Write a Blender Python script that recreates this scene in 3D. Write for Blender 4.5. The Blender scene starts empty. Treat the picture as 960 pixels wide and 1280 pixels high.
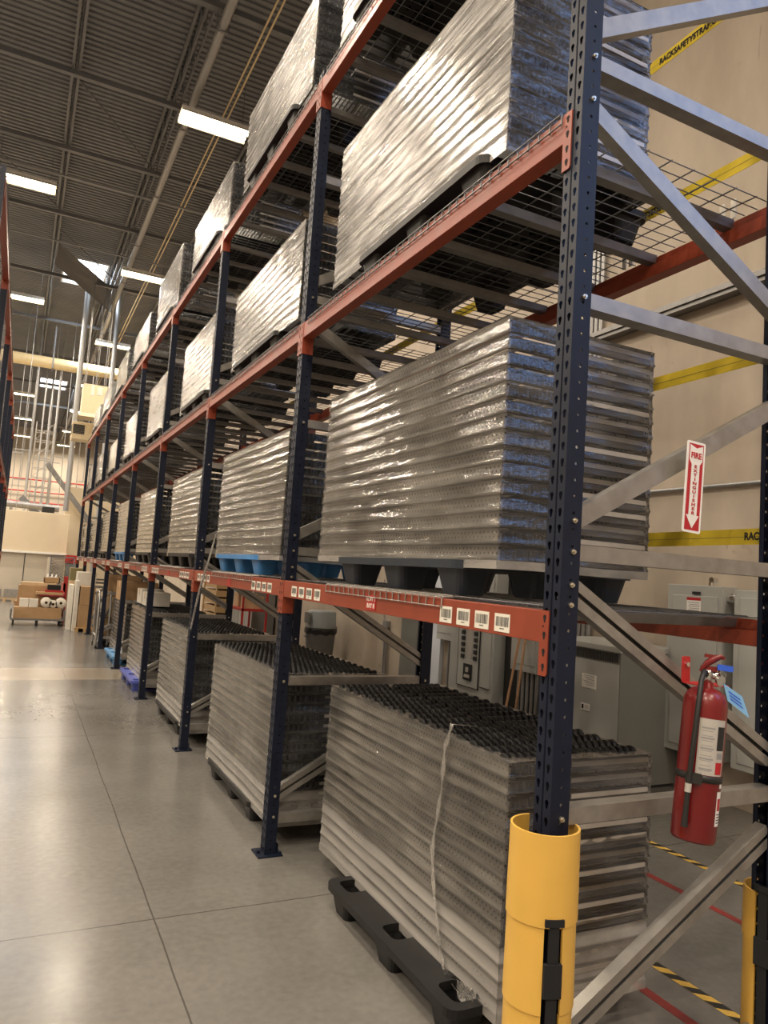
import bpy, bmesh, math, random
from mathutils import Vector, Matrix
random.seed(7)
PI = math.pi
SC = bpy.context.scene
COL = SC.collection

# ------------------------------------------------------------------ camera numbers
B = 2.515                      # bay pitch along the aisle
Z = [0.0, 1.613, 3.215, 4.83]  # beam tops (level 0 = floor)
NB = 8
CAM = Vector((-1.4569, -1.7325, 1.692))
YAW, PITCH, ROLL, FPX = .4578, .0839, .0659, 916.0
cf = Vector((math.sin(YAW)*math.cos(PITCH), math.cos(YAW)*math.cos(PITCH), math.sin(PITCH)))
cr0 = Vector((math.cos(YAW), -math.sin(YAW), 0)); cu0 = cr0.cross(cf)
cr = math.cos(ROLL)*cr0 + math.sin(ROLL)*cu0
cu = -math.sin(ROLL)*cr0 + math.cos(ROLL)*cu0
cam = bpy.data.cameras.new('camera'); co = bpy.data.objects.new('camera', cam); COL.objects.link(co)
co.matrix_world = Matrix(((cr.x, cu.x, -cf.x, CAM.x), (cr.y, cu.y, -cf.y, CAM.y), (cr.z, cu.z, -cf.z, CAM.z), (0, 0, 0, 1)))
cam.sensor_fit = 'VERTICAL'; cam.sensor_height = 36; cam.lens = FPX/1280*36
cam.clip_start = .05; cam.clip_end = 200
SC.camera = co

# ------------------------------------------------------------------ materials
MATS = {}
def mat(name, col, rough=.5, metal=0., var=0., vscale=8., bump=0., bscale=60., stretch=(1, 1, 1), coat=0., emit=None, spec=.5):
    m = bpy.data.materials.new(name); m.use_nodes = True
    nt = m.node_tree; N = nt.nodes; L = nt.links
    b = N['Principled BSDF']
    b.inputs['Base Color'].default_value = (*col, 1); b.inputs['Roughness'].default_value = rough
    b.inputs['Metallic'].default_value = metal
    b.inputs['Specular IOR Level'].default_value = spec
    if coat: b.inputs['Coat Weight'].default_value = coat
    if var or bump:
        tc = N.new('ShaderNodeTexCoord'); mp = N.new('ShaderNodeMapping'); mp.inputs['Scale'].default_value = stretch
        L.new(tc.outputs['Object'], mp.inputs['Vector'])
    if var:
        n = N.new('ShaderNodeTexNoise'); n.inputs['Scale'].default_value = vscale; n.inputs['Detail'].default_value = 5
        L.new(mp.outputs['Vector'], n.inputs['Vector'])
        r = N.new('ShaderNodeValToRGB')
        r.color_ramp.elements[0].position = .3; r.color_ramp.elements[1].position = .7
        r.color_ramp.elements[0].color = (*[c*(1-var) for c in col], 1)
        r.color_ramp.elements[1].color = (*[min(1, c*(1+var)) for c in col], 1)
        L.new(n.outputs['Fac'], r.inputs['Fac']); L.new(r.outputs['Color'], b.inputs['Base Color'])
        rr = N.new('ShaderNodeMapRange'); rr.inputs['To Min'].default_value = max(.03, rough-.08); rr.inputs['To Max'].default_value = min(1, rough+.1)
        L.new(n.outputs['Fac'], rr.inputs['Value']); L.new(rr.outputs['Result'], b.inputs['Roughness'])
    if bump:
        n2 = N.new('ShaderNodeTexNoise'); n2.inputs['Scale'].default_value = bscale; n2.inputs['Detail'].default_value = 4
        L.new(mp.outputs['Vector'], n2.inputs['Vector'])
        bp = N.new('ShaderNodeBump'); bp.inputs['Strength'].default_value = bump; bp.inputs['Distance'].default_value = .01
        L.new(n2.outputs['Fac'], bp.inputs['Height']); L.new(bp.outputs['Normal'], b.inputs['Normal'])
    if emit:
        b.inputs['Emission Color'].default_value = (*emit[0], 1); b.inputs['Emission Strength'].default_value = emit[1]
    MATS[name] = m
    return m

mat('blue_paint', (.0055, .0095, .024), .46, var=.2, vscale=14, spec=.3)
mat('dark_hole', (.004, .004, .005), .9)
mat('orange_paint', (.245, .042, .018), .42, var=.12, vscale=10)
mat('galv', (.33, .315, .29), .42, metal=.7, var=.14, vscale=18)
mat('galv_dull', (.22, .215, .21), .45, metal=.7, var=.15, vscale=14)
mat('zinc', (.62, .58, .48), .3, metal=.9)
mat('wire', (.16, .16, .165), .45, metal=.7)
mat('tray_end', (.11, .105, .10), .5, metal=.5, var=.3, vscale=9)
mat('tray_bar', (.50, .48, .45), .42, metal=.55, var=.12, vscale=9)
mat('black_wheel', (.005, .005, .0055), .5, spec=.35)
mat('black_plastic', (.008, .008, .0085), .5, var=.2, spec=.4)
mat('navy_plastic', (.012, .020, .032), .5, var=.2)
mat('blue_plastic', (.045, .20, .48), .45, var=.12)
mat('violet_plastic', (.06, .085, .36), .45, var=.12)
mat('sky_plastic', (.09, .26, .50), .45, var=.12)
mat('yellow_plastic', (.68, .41, .08), .42, var=.05, vscale=4)
mat('velcro', (.006, .006, .007), .85)
mat('white_paper', (.72, .70, .62), .6)
mat('white_plate', (.78, .77, .74), .4)
mat('ink', (.012, .012, .014), .6)
mat('grey_ink', (.25, .25, .25), .6)
mat('red_ink', (.42, .012, .02), .45)
mat('red_gloss', (.155, .007, .008), .3, coat=.2)
mat('red_paint', (.40, .02, .02), .45)
mat('hose', (.012, .012, .012), .5)
mat('chrome', (.75, .74, .72), .18, metal=1.)
mat('label_grey', (.42, .40, .37), .5)
mat('tag_blue', (.16, .36, .62), .6)
mat('seal_blue', (.02, .09, .55), .4)
mat('cab_grey', (.40, .41, .395), .42, var=.05, vscale=3)
mat('cab_dark', (.17, .175, .165), .45, var=.05, vscale=3)
mat('gap_dark', (.03, .03, .03), .7)
mat('wood_pole', (.46, .26, .14), .5, var=.2, vscale=20, stretch=(8, 8, 1))
mat('pine', (.50, .33, .16), .6, var=.2, vscale=10, stretch=(6, 1, 6))
mat('strap_yellow', (.66, .50, .035), .6, var=.08, vscale=20)
mat('cardboard', (.40, .25, .125), .75, var=.1, vscale=5)
mat('cardboard_pale', (.58, .42, .25), .75, var=.1, vscale=5)
mat('carton_white', (.66, .63, .56), .6, var=.05)
mat('cream', (.66, .56, .40), .6, var=.03, vscale=2)
mat('office_panel', (.50, .45, .37), .6, var=.05, vscale=1.5)
mat('unit_beige', (.66, .55, .36), .5, var=.04)
mat('duct_cream', (.74, .60, .34), .5, var=.04)
mat('bin_grey', (.14, .145, .15), .45, var=.1)
mat('bin_lid', (.22, .24, .245), .45)
mat('bag_black', (.012, .012, .013), .3, bump=.6, bscale=30)
mat('deck_grey', (.195, .200, .208), .55, metal=.2, var=.12, vscale=1.2)
mat('steel_grey', (.18, .183, .188), .5, metal=.3, var=.1, vscale=3)
mat('pipe_grey', (.33, .33, .33), .4, metal=.5)
mat('silver_col', (.40, .41, .42), .4, metal=.5)
mat('tarp_grey', (.10, .098, .094), .55)
mat('fixture_white', (.80, .78, .72), .45)
mat('tube_light', (1, .9, .7), .4, emit=((1.0, .80, .48), 34.))
mat('sky_panel', (.8, .85, .9), .4, emit=((.80, .88, 1.0), 9.))
mat('door_white', (.68, .74, .82), .4, var=.02)  # white door paint with the blue of daylight mixed in
mat('rubber', (.02, .02, .02), .7)
mat('tape_yellow', (.74, .48, .09), .5, var=.1, vscale=20)
mat('tape_black', (.018, .018, .02), .5)
mat('tape_red', (.24, .03, .028), .5, var=.3, vscale=12)
mat('kraft_roll', (.70, .66, .58), .7)
mat('pink_wrap', (.55, .10, .13), .45, var=.3, vscale=6)
mat('olive', (.20, .17, .07), .7)
mat('mesh_dark', (.03, .03, .03), .6)

# perforated galvanised side of the roller trays (real colour pattern of small punched holes)
def make_tray_side():
    m = bpy.data.materials.new('tray_side'); m.use_nodes = True; MATS['tray_side'] = m
    nt = m.node_tree; N = nt.nodes; L = nt.links; b = N['Principled BSDF']
    b.inputs['Metallic'].default_value = .75; b.inputs['Roughness'].default_value = .42
    tc = N.new('ShaderNodeTexCoord'); sp = N.new('ShaderNodeSeparateXYZ'); L.new(tc.outputs['Object'], sp.inputs[0])
    def mth(op, a, bb=None):
        n = N.new('ShaderNodeMath'); n.operation = op
        for k, v in enumerate((a, bb)):
            if v is None: continue
            if isinstance(v, (int, float)): n.inputs[k].default_value = v
            else: L.new(v, n.inputs[k])
        return n.outputs[0]
    # dots in two staggered rows: pitch 26 mm along y
    def row(zc, off):
        fy = mth('SUBTRACT', mth('FRACT', mth('ADD', mth('MULTIPLY', sp.outputs['Y'], 1/.026), off)), .5)
        dy = mth('MULTIPLY', fy, .026)
        dz = mth('SUBTRACT', sp.outputs['Z'], zc)
        d = mth('SQRT', mth('ADD', mth('MULTIPLY', dy, dy), mth('MULTIPLY', dz, dz)))
        return mth('LESS_THAN', d, .0040)
    hole = mth('MAXIMUM', row(.026, 0.), row(.043, .5))
    n = N.new('ShaderNodeTexNoise'); n.inputs['Scale'].default_value = 9; L.new(tc.outputs['Object'], n.inputs['Vector'])
    r = N.new('ShaderNodeValToRGB'); r.color_ramp.elements[0].position = .3; r.color_ramp.elements[1].position = .75
    r.color_ramp.elements[0].color = (.27, .26, .245, 1); r.color_ramp.elements[1].color = (.40, .385, .36, 1)
    L.new(n.outputs['Fac'], r.inputs['Fac'])
    mx = N.new('ShaderNodeMixRGB'); L.new(hole, mx.inputs['Fac']); L.new(r.outputs['Color'], mx.inputs['Color1'])
    mx.inputs['Color2'].default_value = (.015, .013, .012, 1)
    L.new(mx.outputs['Color'], b.inputs['Base Color'])
make_tray_side()

def make_film(name, lo, hi, scale, stretch, whit, rough=.12, bump=.5, gloss=1.6):
    """stretch film: clear plastic whose wrinkles and overlaps are milky"""
    m = bpy.data.materials.new(name); m.use_nodes = True; MATS[name] = m
    nt = m.node_tree; N = nt.nodes; L = nt.links
    for n in list(N): N.remove(n)
    out = N.new('ShaderNodeOutputMaterial')
    tc = N.new('ShaderNodeTexCoord'); mp = N.new('ShaderNodeMapping'); L.new(tc.outputs['Object'], mp.inputs['Vector'])
    mp.inputs['Scale'].default_value = stretch; mp.inputs['Rotation'].default_value = (.12, .06, 0)
    n1 = N.new('ShaderNodeTexNoise'); n1.inputs['Scale'].default_value = scale; n1.inputs['Detail'].default_value = 6
    L.new(mp.outputs['Vector'], n1.inputs['Vector'])
    n2 = N.new('ShaderNodeTexNoise'); n2.inputs['Scale'].default_value = scale*.18; n2.inputs['Detail'].default_value = 2
    L.new(tc.outputs['Object'], n2.inputs['Vector'])
    mr = N.new('ShaderNodeMapRange'); mr.inputs['From Min'].default_value = .38; mr.inputs['From Max'].default_value = .72
    mr.inputs['To Min'].default_value = lo; mr.inputs['To Max'].default_value = hi
    ad = N.new('ShaderNodeMath'); ad.operation = 'MULTIPLY_ADD'; L.new(n1.outputs['Fac'], ad.inputs[0]); ad.inputs[1].default_value = .65
    m2 = N.new('ShaderNodeMath'); m2.operation = 'MULTIPLY'; L.new(n2.outputs['Fac'], m2.inputs[0]); m2.inputs[1].default_value = .38
    L.new(m2.outputs[0], ad.inputs[2]); L.new(ad.outputs[0], mr.inputs['Value'])
    tr = N.new('ShaderNodeBsdfTransparent')
    df = N.new('ShaderNodeBsdfDiffuse'); df.inputs['Color'].default_value = (*whit, 1)
    gl = N.new('ShaderNodeBsdfGlossy'); gl.inputs['Roughness'].default_value = rough
    bp = N.new('ShaderNodeBump'); bp.inputs['Strength'].default_value = bump; bp.inputs['Distance'].default_value = .02
    L.new(n1.outputs['Fac'], bp.inputs['Height'])
    L.new(bp.outputs['Normal'], gl.inputs['Normal'])
    a = N.new('ShaderNodeMixShader'); L.new(mr.outputs['Result'], a.inputs['Fac']); L.new(tr.outputs[0], a.inputs[1]); L.new(df.outputs[0], a.inputs[2])
    fr = N.new('ShaderNodeFresnel'); fr.inputs['IOR'].default_value = 1.5; L.new(bp.outputs['Normal'], fr.inputs['Normal'])
    fm = N.new('ShaderNodeMath'); fm.operation = 'MULTIPLY'; fm.use_clamp = True; L.new(fr.outputs[0], fm.inputs[0]); fm.inputs[1].default_value = gloss
    s = N.new('ShaderNodeMixShader'); L.new(fm.outputs[0], s.inputs['Fac']); L.new(a.outputs[0], s.inputs[1]); L.new(gl.outputs[0], s.inputs[2])
    L.new(s.outputs[0], out.inputs['Surface'])
make_film('film_clear', .03, .34, 13., (1.2, .18, 2.0), (.56, .53, .48), gloss=1.3, rough=.09, bump=.6)
make_film('film_heavy', .18, .90, 19., (1.2, .16, 2.2), (.80, .79, .77), rough=.14, bump=.8)
make_film('film_haze', .38, .66, 9., (1, .16, 2.0), (.54, .52, .49), rough=.14, gloss=1.2)
make_film('film_end', .0, .16, 7., (.5, 1., 2.6), (.50, .52, .56), rough=.10, bump=1.3, gloss=2.0)
make_film('film_rope', .12, .60, 40., (3, 3, .4), (.70, .67, .62), rough=.2, bump=.8)

def make_floor_mat():
    m = bpy.data.materials.new('concrete_floor'); m.use_nodes = True; MATS['concrete_floor'] = m
    nt = m.node_tree; N = nt.nodes; L = nt.links; b = N['Principled BSDF']
    tc = N.new('ShaderNodeTexCoord'); sp = N.new('ShaderNodeSeparateXYZ'); L.new(tc.outputs['Object'], sp.inputs[0])
    def mth(op, a, bb=None, c=None):
        n = N.new('ShaderNodeMath'); n.operation = op
        for k, v in enumerate((a, bb, c)):
            if v is None: continue
            if isinstance(v, (int, float)): n.inputs[k].default_value = v
            else: L.new(v, n.inputs[k])
        return n.outputs[0]
    n1 = N.new('ShaderNodeTexNoise'); n1.inputs['Scale'].default_value = .9; n1.inputs['Detail'].default_value = 6; n1.inputs['Roughness'].default_value = .6
    n2 = N.new('ShaderNodeTexNoise'); n2.inputs['Scale'].default_value = 26; n2.inputs['Detail'].default_value = 5
    L.new(tc.outputs['Object'], n1.inputs['Vector']); L.new(tc.outputs['Object'], n2.inputs['Vector'])
    r = N.new('ShaderNodeValToRGB'); r.color_ramp.elements[0].position = .3; r.color_ramp.elements[1].position = .72
    r.color_ramp.elements[0].color = (.125, .119, .109, 1); r.color_ramp.elements[1].color = (.205, .195, .178, 1)
    mixf = mth('MULTIPLY_ADD', n2.outputs['Fac'], .35, mth('MULTIPLY', n1.outputs['Fac'], .68))
    L.new(mixf, r.inputs['Fac'])
    # pale strip of newer concrete across the aisle
    strip = mth('MULTIPLY', mth('GREATER_THAN', sp.outputs['Y'], 9.05), mth('LESS_THAN', sp.outputs['Y'], 10.15))
    mx0 = N.new('ShaderNodeMixRGB'); L.new(mth('MULTIPLY', strip, .5), mx0.inputs['Fac']); L.new(r.outputs['Color'], mx0.inputs['Color1']); mx0.inputs['Color2'].default_value = (.46, .38, .28, 1)
    wob = mth('MULTIPLY', mth('SUBTRACT', n1.outputs['Fac'], .5), .03)
    def line(ax, c, w):
        return mth('LESS_THAN', mth('ABSOLUTE', mth('SUBTRACT', mth('ADD', sp.outputs[ax], wob), c)), w)
    j = mth('MAXIMUM', line('Y', 1.93, .0045), line('X', -.72, .004))
    for c in (5.75, 9.05, 10.15, 13.6, 17.4, 21.2): j = mth('MAXIMUM', j, line('Y', c, .004))
    j = mth('MAXIMUM', j, line('X', 3.2, .004))
    mx = N.new('ShaderNodeMixRGB'); L.new(mth('MULTIPLY', j, .75), mx.inputs['Fac']); L.new(mx0.outputs['Color'], mx.inputs['Color1']); mx.inputs['Color2'].default_value = (.05, .047, .042, 1)
    # scuffs
    vo = N.new('ShaderNodeTexNoise'); vo.inputs['Scale'].default_value = 3.2; vo.inputs['Detail'].default_value = 9; vo.inputs['Distortion'].default_value = 2.
    L.new(tc.outputs['Object'], vo.inputs['Vector'])
    sc = mth('MULTIPLY', mth('GREATER_THAN', vo.outputs['Fac'], .80), .35)
    mx2 = N.new('ShaderNodeMixRGB'); L.new(sc, mx2.inputs['Fac']); L.new(mx.outputs['Color'], mx2.inputs['Color1']); mx2.inputs['Color2'].default_value = (.42, .40, .37, 1)
    L.new(mx2.outputs['Color'], b.inputs['Base Color'])
    rr = N.new('ShaderNodeMapRange'); rr.inputs['To Min'].default_value = .11; rr.inputs['To Max'].default_value = .32
    L.new(mixf, rr.inputs['Value']); L.new(rr.outputs['Result'], b.inputs['Roughness'])
    bp = N.new('ShaderNodeBump'); bp.inputs['Strength'].default_value = .06; L.new(n2.outputs['Fac'], bp.inputs['Height']); L.new(bp.outputs['Normal'], b.inputs['Normal'])
make_floor_mat()

def make_wall_mat():
    m = bpy.data.materials.new('tilt_concrete'); m.use_nodes = True; MATS['tilt_concrete'] = m
    nt = m.node_tree; N = nt.nodes; L = nt.links; b = N['Principled BSDF']; b.inputs['Roughness'].default_value = .75
    tc = N.new('ShaderNodeTexCoord')
    mp = N.new('ShaderNodeMapping'); mp.inputs['Scale'].default_value = (1, 1, .45); L.new(tc.outputs['Object'], mp.inputs['Vector'])
    n1 = N.new('ShaderNodeTexNoise'); n1.inputs['Scale'].default_value = 1.3; n1.inputs['Detail'].default_value = 7; n1.inputs['Roughness'].default_value = .62
    L.new(mp.outputs['Vector'], n1.inputs['Vector'])
    r = N.new('ShaderNodeValToRGB'); r.color_ramp.elements[0].position = .28; r.color_ramp.elements[1].position = .72
    r.color_ramp.elements[0].color = (.36, .302, .238, 1); r.color_ramp.elements[1].color = (.50, .43, .35, 1)
    L.new(n1.outputs['Fac'], r.inputs['Fac'])
    n2 = N.new('ShaderNodeTexNoise'); n2.inputs['Scale'].default_value = 5; n2.inputs['Detail'].default_value = 8; n2.inputs['Distortion'].default_value = 1.2
    L.new(mp.outputs['Vector'], n2.inputs['Vector'])
    r2 = N.new('ShaderNodeValToRGB'); r2.color_ramp.elements[0].position = .68; r2.color_ramp.elements[1].position = .74
    r2.color_ramp.elements[0].color = (0, 0, 0, 1); r2.color_ramp.elements[1].color = (.4, .4, .4, 1)
    L.new(n2.outputs['Fac'], r2.inputs['Fac'])
    mx = N.new('ShaderNodeMixRGB'); L.new(r2.outputs['Color'], mx.inputs['Fac']); L.new(r.outputs['Color'], mx.inputs['Color1']); mx.inputs['Color2'].default_value = (.22, .165, .11, 1)
    L.new(mx.outputs['Color'], b.inputs['Base Color'])
    bp = N.new('ShaderNodeBump'); bp.inputs['Strength'].default_value = .1; L.new(n2.outputs['Fac'], bp.inputs['Height']); L.new(bp.outputs['Normal'], b.inputs['Normal'])
make_wall_mat()

# ------------------------------------------------------------------ mesh helpers
class MB:
    def __init__(s): s.v = []; s.f = []; s.m = []; s.sm = []
    def add(s, vs, fs, mi=0, sm=False):
        o = len(s.v); s.v += [tuple(p) for p in vs]
        for f in fs: s.f.append([i+o for i in f]); s.m.append(mi); s.sm.append(sm)
        return s
    def box(s, x0, x1, y0, y1, z0, z1, mi=0):
        vs = [(x, y, z) for x in (x0, x1) for y in (y0, y1) for z in (z0, z1)]
        return s.add(vs, [(0, 1, 3, 2), (4, 6, 7, 5), (0, 4, 5, 1), (2, 3, 7, 6), (0, 2, 6, 4), (1, 5, 7, 3)], mi)
    def rbox(s, x0, x1, y0, y1, z0, z1, r, axis='z', mi=0, n=4):
        """box with its four edges along one axis rounded"""
        def ring(a0, a1, b0, b1):
            out = []
            for cx, cy, st in ((a1-r, b1-r, 0), (a0+r, b1-r, 1), (a0+r, b0+r, 2), (a1-r, b0+r, 3)):
                for k in range(n+1):
                    t = (st+k/n)*PI/2; out.append((cx+r*math.cos(t), cy+r*math.sin(t)))
            return out
        if axis == 'z': return s.prism(ring(x0, x1, y0, y1), z0, z1, lambda a, b, c: (a, b, c), mi)
        if axis == 'x': return s.prism(ring(y0, y1, z0, z1), x0, x1, lambda a, b, c: (c, a, b), mi)
        return s.prism(ring(x0, x1, z0, z1), y0, y1, lambda a, b, c: (a, c, b), mi)
    def prism(s, poly, c0, c1, fn=lambda a, b, c: (a, b, c), mi=0, caps=True, sm=False):
        n = len(poly)
        vs = [fn(a, b, c0) for a, b in poly]+[fn(a, b, c1) for a, b in poly]
        s.add(vs, [(i, (i+1) % n, n+(i+1) % n, n+i) for i in range(n)], mi, sm)
        if caps: s.add(vs, [tuple(range(n-1, -1, -1)), tuple(range(n, 2*n))], mi)
        return s
    def tube(s, p, q, r, n=8, mi=0, r2=None, caps=True, sm=True):
        p, q = Vector(p), Vector(q); d = (q-p).normalized()
        a = d.orthogonal().normalized(); b = d.cross(a); r2 = r if r2 is None else r2
        vs = [p+r*(math.cos(2*PI*k/n)*a+math.sin(2*PI*k/n)*b) for k in range(n)]+[q+r2*(math.cos(2*PI*k/n)*a+math.sin(2*PI*k/n)*b) for k in range(n)]
        s.add(vs, [(k, (k+1) % n, n+(k+1) % n, n+k) for k in range(n)], mi, sm)
        if caps: s.add(vs, [tuple(range(n-1, -1, -1)), tuple(range(n, 2*n))], mi)
        return s
    def path(s, pts, r, n=8, mi=0):
        pts = [Vector(p) for p in pts]; R = r if isinstance(r, (list, tuple)) else [r]*len(pts)
        rings = []; a = None
        for i, p in enumerate(pts):
            d = (pts[min(i+1, len(pts)-1)]-pts[max(i-1, 0)]).normalized()
            a = d.orthogonal().normalized() if a is None else (a-d*a.dot(d)).normalized()
            b = d.cross(a)
            rings.append([p+R[i]*(math.cos(2*PI*k/n)*a+math.sin(2*PI*k/n)*b) for k in range(n)])
        vs = [v for g in rings for v in g]; fs = []
        for i in range(len(pts)-1):
            for k in range(n): fs.append((i*n+k, i*n+(k+1) % n, (i+1)*n+(k+1) % n, (i+1)*n+k))
        s.add(vs, fs, mi, True)
        s.add(vs, [tuple(range(n-1, -1, -1)), tuple(range((len(pts)-1)*n, len(pts)*n))], mi)
        return s
    def lathe(s, prof, fn=lambda x, y, z: (x, y, z), n=24, mi=0, sm=True):
        vs = []; fs = []
        for (r, h) in prof:
            for k in range(n): vs.append(fn(r*math.cos(2*PI*k/n), r*math.sin(2*PI*k/n), h))
        for i in range(len(prof)-1):
            for k in range(n): fs.append((i*n+k, i*n+(k+1) % n, (i+1)*n+(k+1) % n, (i+1)*n+k))
        return s.add(vs, fs, mi, sm)
    def loft(s, rings, mi=0, caps=True, sm=False):
        n = len(rings[0]); vs = [v for g in rings for v in g]; fs = []
        for i in range(len(rings)-1):
            for k in range(n): fs.append((i*n+k, i*n+(k+1) % n, (i+1)*n+(k+1) % n, (i+1)*n+k))
        s.add(vs, fs, mi, sm)
        if caps: s.add(vs, [tuple(range(n-1, -1, -1)), tuple(range((len(rings)-1)*n, len(rings)*n))], mi)
        return s
    def bar(s, p, q, prof, up, mi=0):
        """extrude a closed 2-D profile (a along 'up', b across) from p to q"""
        p, q = Vector(p), Vector(q); d = (q-p).normalized(); up = Vector(up); a = (up-d*up.dot(d)).normalized(); b = d.cross(a)
        n = len(prof); vs = [p+u*a+w*b for u, w in prof]+[q+u*a+w*b for u, w in prof]
        s.add(vs, [(i, (i+1) % n, n+(i+1) % n, n+i) for i in range(n)], mi)
        return s.add(vs, [tuple(range(n-1, -1, -1)), tuple(range(n, 2*n))], mi)
    def mesh(s, name, mats, recalc=True):
        me = bpy.data.meshes.new(name); me.from_pydata(s.v, [], s.f)
        for m in (mats if isinstance(mats, (list, tuple)) else [mats]): me.materials.append(MATS[m])
        me.polygons.foreach_set('material_index', s.m); me.polygons.foreach_set('use_smooth', s.sm)
        if recalc:
            bm = bmesh.new(); bm.from_mesh(me)
            bmesh.ops.recalc_face_normals(bm, faces=bm.faces); bm.to_mesh(me); bm.free()
        me.update()
        return me
    def obj(s, name, mats, parent=None, loc=None, bev=0., recalc=True):
        return link(name, s.mesh(name, mats, recalc), parent, loc, bev)

def link(name, me, parent=None, loc=None, bev=0.):
    o = bpy.data.objects.new(name, me); COL.objects.link(o)
    if parent is not None: o.parent = parent
    if loc is not None: o.location = loc
    if bev:
        b = o.modifiers.new('edge', 'BEVEL'); b.width = bev; b.segments = 2; b.limit_method = 'ANGLE'; b.angle_limit = .7
    return o
def empty(name, loc=(0, 0, 0)):
    o = bpy.data.objects.new(name, None); COL.objects.link(o); o.location = loc; o.empty_display_size = .1
    return o
def tag(o, label, cat, group=None, kind=None):
    o['label'] = label; o['category'] = cat
    if group: o['group'] = group
    o['kind'] = kind or 'thing'
    return o
def struct(o, label=None):
    o['kind'] = 'structure'
    if label: o['label'] = label; o['category'] = o.name.split('_')[0]
    return o
def clone(root, loc=None):
    r = root.copy(); COL.objects.link(r)
    if loc is not None: r.location = loc
    for ch in list(root.children):
        c = ch.copy(); COL.objects.link(c); c.parent = r
        for g in list(ch.children):
            d = g.copy(); COL.objects.link(d); d.parent = c
    return r
def text_mesh(body, size, m, align='CENTER', ext=.0006, space=1.0, bold=.012):
    cu_ = bpy.data.curves.new('txt', 'FONT'); cu_.body = body; cu_.size = size; cu_.align_x = align; cu_.align_y = 'CENTER'
    cu_.extrude = ext; cu_.space_line = space; cu_.offset = size*bold
    t = bpy.data.objects.new('txt', cu_); COL.objects.link(t)
    dg = bpy.context.evaluated_depsgraph_get(); me = bpy.data.meshes.new_from_object(t.evaluated_get(dg))
    bpy.data.objects.remove(t); me.materials.clear(); me.materials.append(MATS[m])
    return me
def holed(outer, holes):
    """2-D triangulation of a polygon with holes -> verts, faces"""
    bm = bmesh.new(); es = []
    for loop in [outer]+holes:
        vs = [bm.verts.new((a, b, 0)) for a, b in loop]
        for i in range(len(vs)): es.append(bm.edges.new((vs[i], vs[(i+1) % len(vs)])))
    bmesh.ops.triangle_fill(bm, use_beauty=True, use_dissolve=False, edges=es, normal=(0, 0, 1))
    bm.verts.index_update()
    out = [(v.co.x, v.co.y) for v in bm.verts], [[v.index for v in f.verts] for f in bm.faces]
    bm.free(); return out
ORD = 'first second third fourth fifth sixth seventh eighth ninth tenth eleventh twelfth thirteenth fourteenth fifteenth sixteenth'.split()
LEV = ['floor', 'lowest shelf', 'middle shelf', 'top shelf']

def at(U, V, x=None, y=None, z=None):      # a point of the place on a known plane, from where it was sighted
    d = cf+(U-480)/FPX*cr-(V-640)/FPX*cu
    k, val = (0, x) if x is not None else ((1, y) if y is not None else (2, z))
    return CAM+d*((val-CAM[k])/d[k])

# ------------------------------------------------------------------ setting
WX = 3.92          # concrete wall behind the rack
YN, YF, XL, ZC = -9.0, 60.0, -17.0, 11.0
struct(MB().box(XL-.3, WX+.3, YN-.3, YF+.3, -.2, 0).obj('floor', 'concrete_floor'), 'polished grey concrete warehouse floor with sawn joints')
# right wall with an unseen high window behind the camera, source of the blue daylight
OY0, OY1, OZ0, OZ = -6.0, -1.9, 4.6, 8.4
w = MB(); w.box(WX, WX+.25, OY1, YF, 0, ZC); w.box(WX, WX+.25, YN, OY0, 0, ZC); w.box(WX, WX+.25, OY0, OY1, OZ, ZC); w.box(WX, WX+.25, OY0, OY1, 0, OZ0)
struct(w.obj('wall_right', 'tilt_concrete'), 'tan tilt-up concrete wall behind the pallet rack')
fr = MB(); fr.box(WX-.03, WX+.02, OY0-.12, OY0, OZ0-.12, OZ+.12); fr.box(WX-.03, WX+.02, OY1, OY1+.12, OZ0-.12, OZ+.12); fr.box(WX-.03, WX+.02, OY0, OY1, OZ, OZ+.12)
fr.box(WX-.03, WX+.02, OY0, OY1, OZ0-.12, OZ0)
for k in range(1, 4): fr.box(WX+.03, WX+.08, OY0, OY1, OZ0+(OZ-OZ0)*k/4-.02, OZ0+(OZ-OZ0)*k/4+.02)
struct(fr.obj('window_1', 'cab_dark'))
struct(MB().box(XL, WX, YF, YF+.25, 0, ZC).obj('wall_far', 'office_panel'), 'cream far end wall of the warehouse')
struct(MB().box(XL, WX+.25, YN-.25, YN, 0, ZC).obj('wall_near', 'tilt_concrete'))
struct(MB().box(XL-.25, XL, YN, YF, 0, ZC).obj('wall_left', 'tilt_concrete'))
# corrugated roof deck (real flutes running across the aisle), with two skylight openings
SKY = [(-1.0, .25, 23.0, 25.4), (-1.3, .05, 41.4, 43.8)]
dk = MB(); p = .15
def flute(x0, x1, ya, yb):
    n = max(1, round((yb-ya)/p)); q = (yb-ya)/n; pts = []
    for i in range(n):
        y = ya+i*q; pts += [(y, 0), (y+q*.42, 0), (y+q*.5, .035), (y+q*.92, .035)]
    pts.append((yb, 0))
    vs = [(x0, y, ZC+h) for y, h in pts]+[(x1, y, ZC+h) for y, h in pts]; m_ = len(pts)
    dk.add(vs, [(i, i+1, m_+i+1, m_+i) for i in range(m_-1)])
yy = YN
for (a, b_, c, d) in SKY:
    flute(XL, WX, yy, c); flute(XL, a, c, d); flute(b_, WX, c, d); yy = d
flute(XL, WX, yy, YF)
ce = dk.obj('ceiling', 'deck_grey'); struct(ce, 'dark corrugated steel roof deck')
sol = ce.modifiers.new('t', 'SOLIDIFY'); sol.thickness = .01
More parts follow.
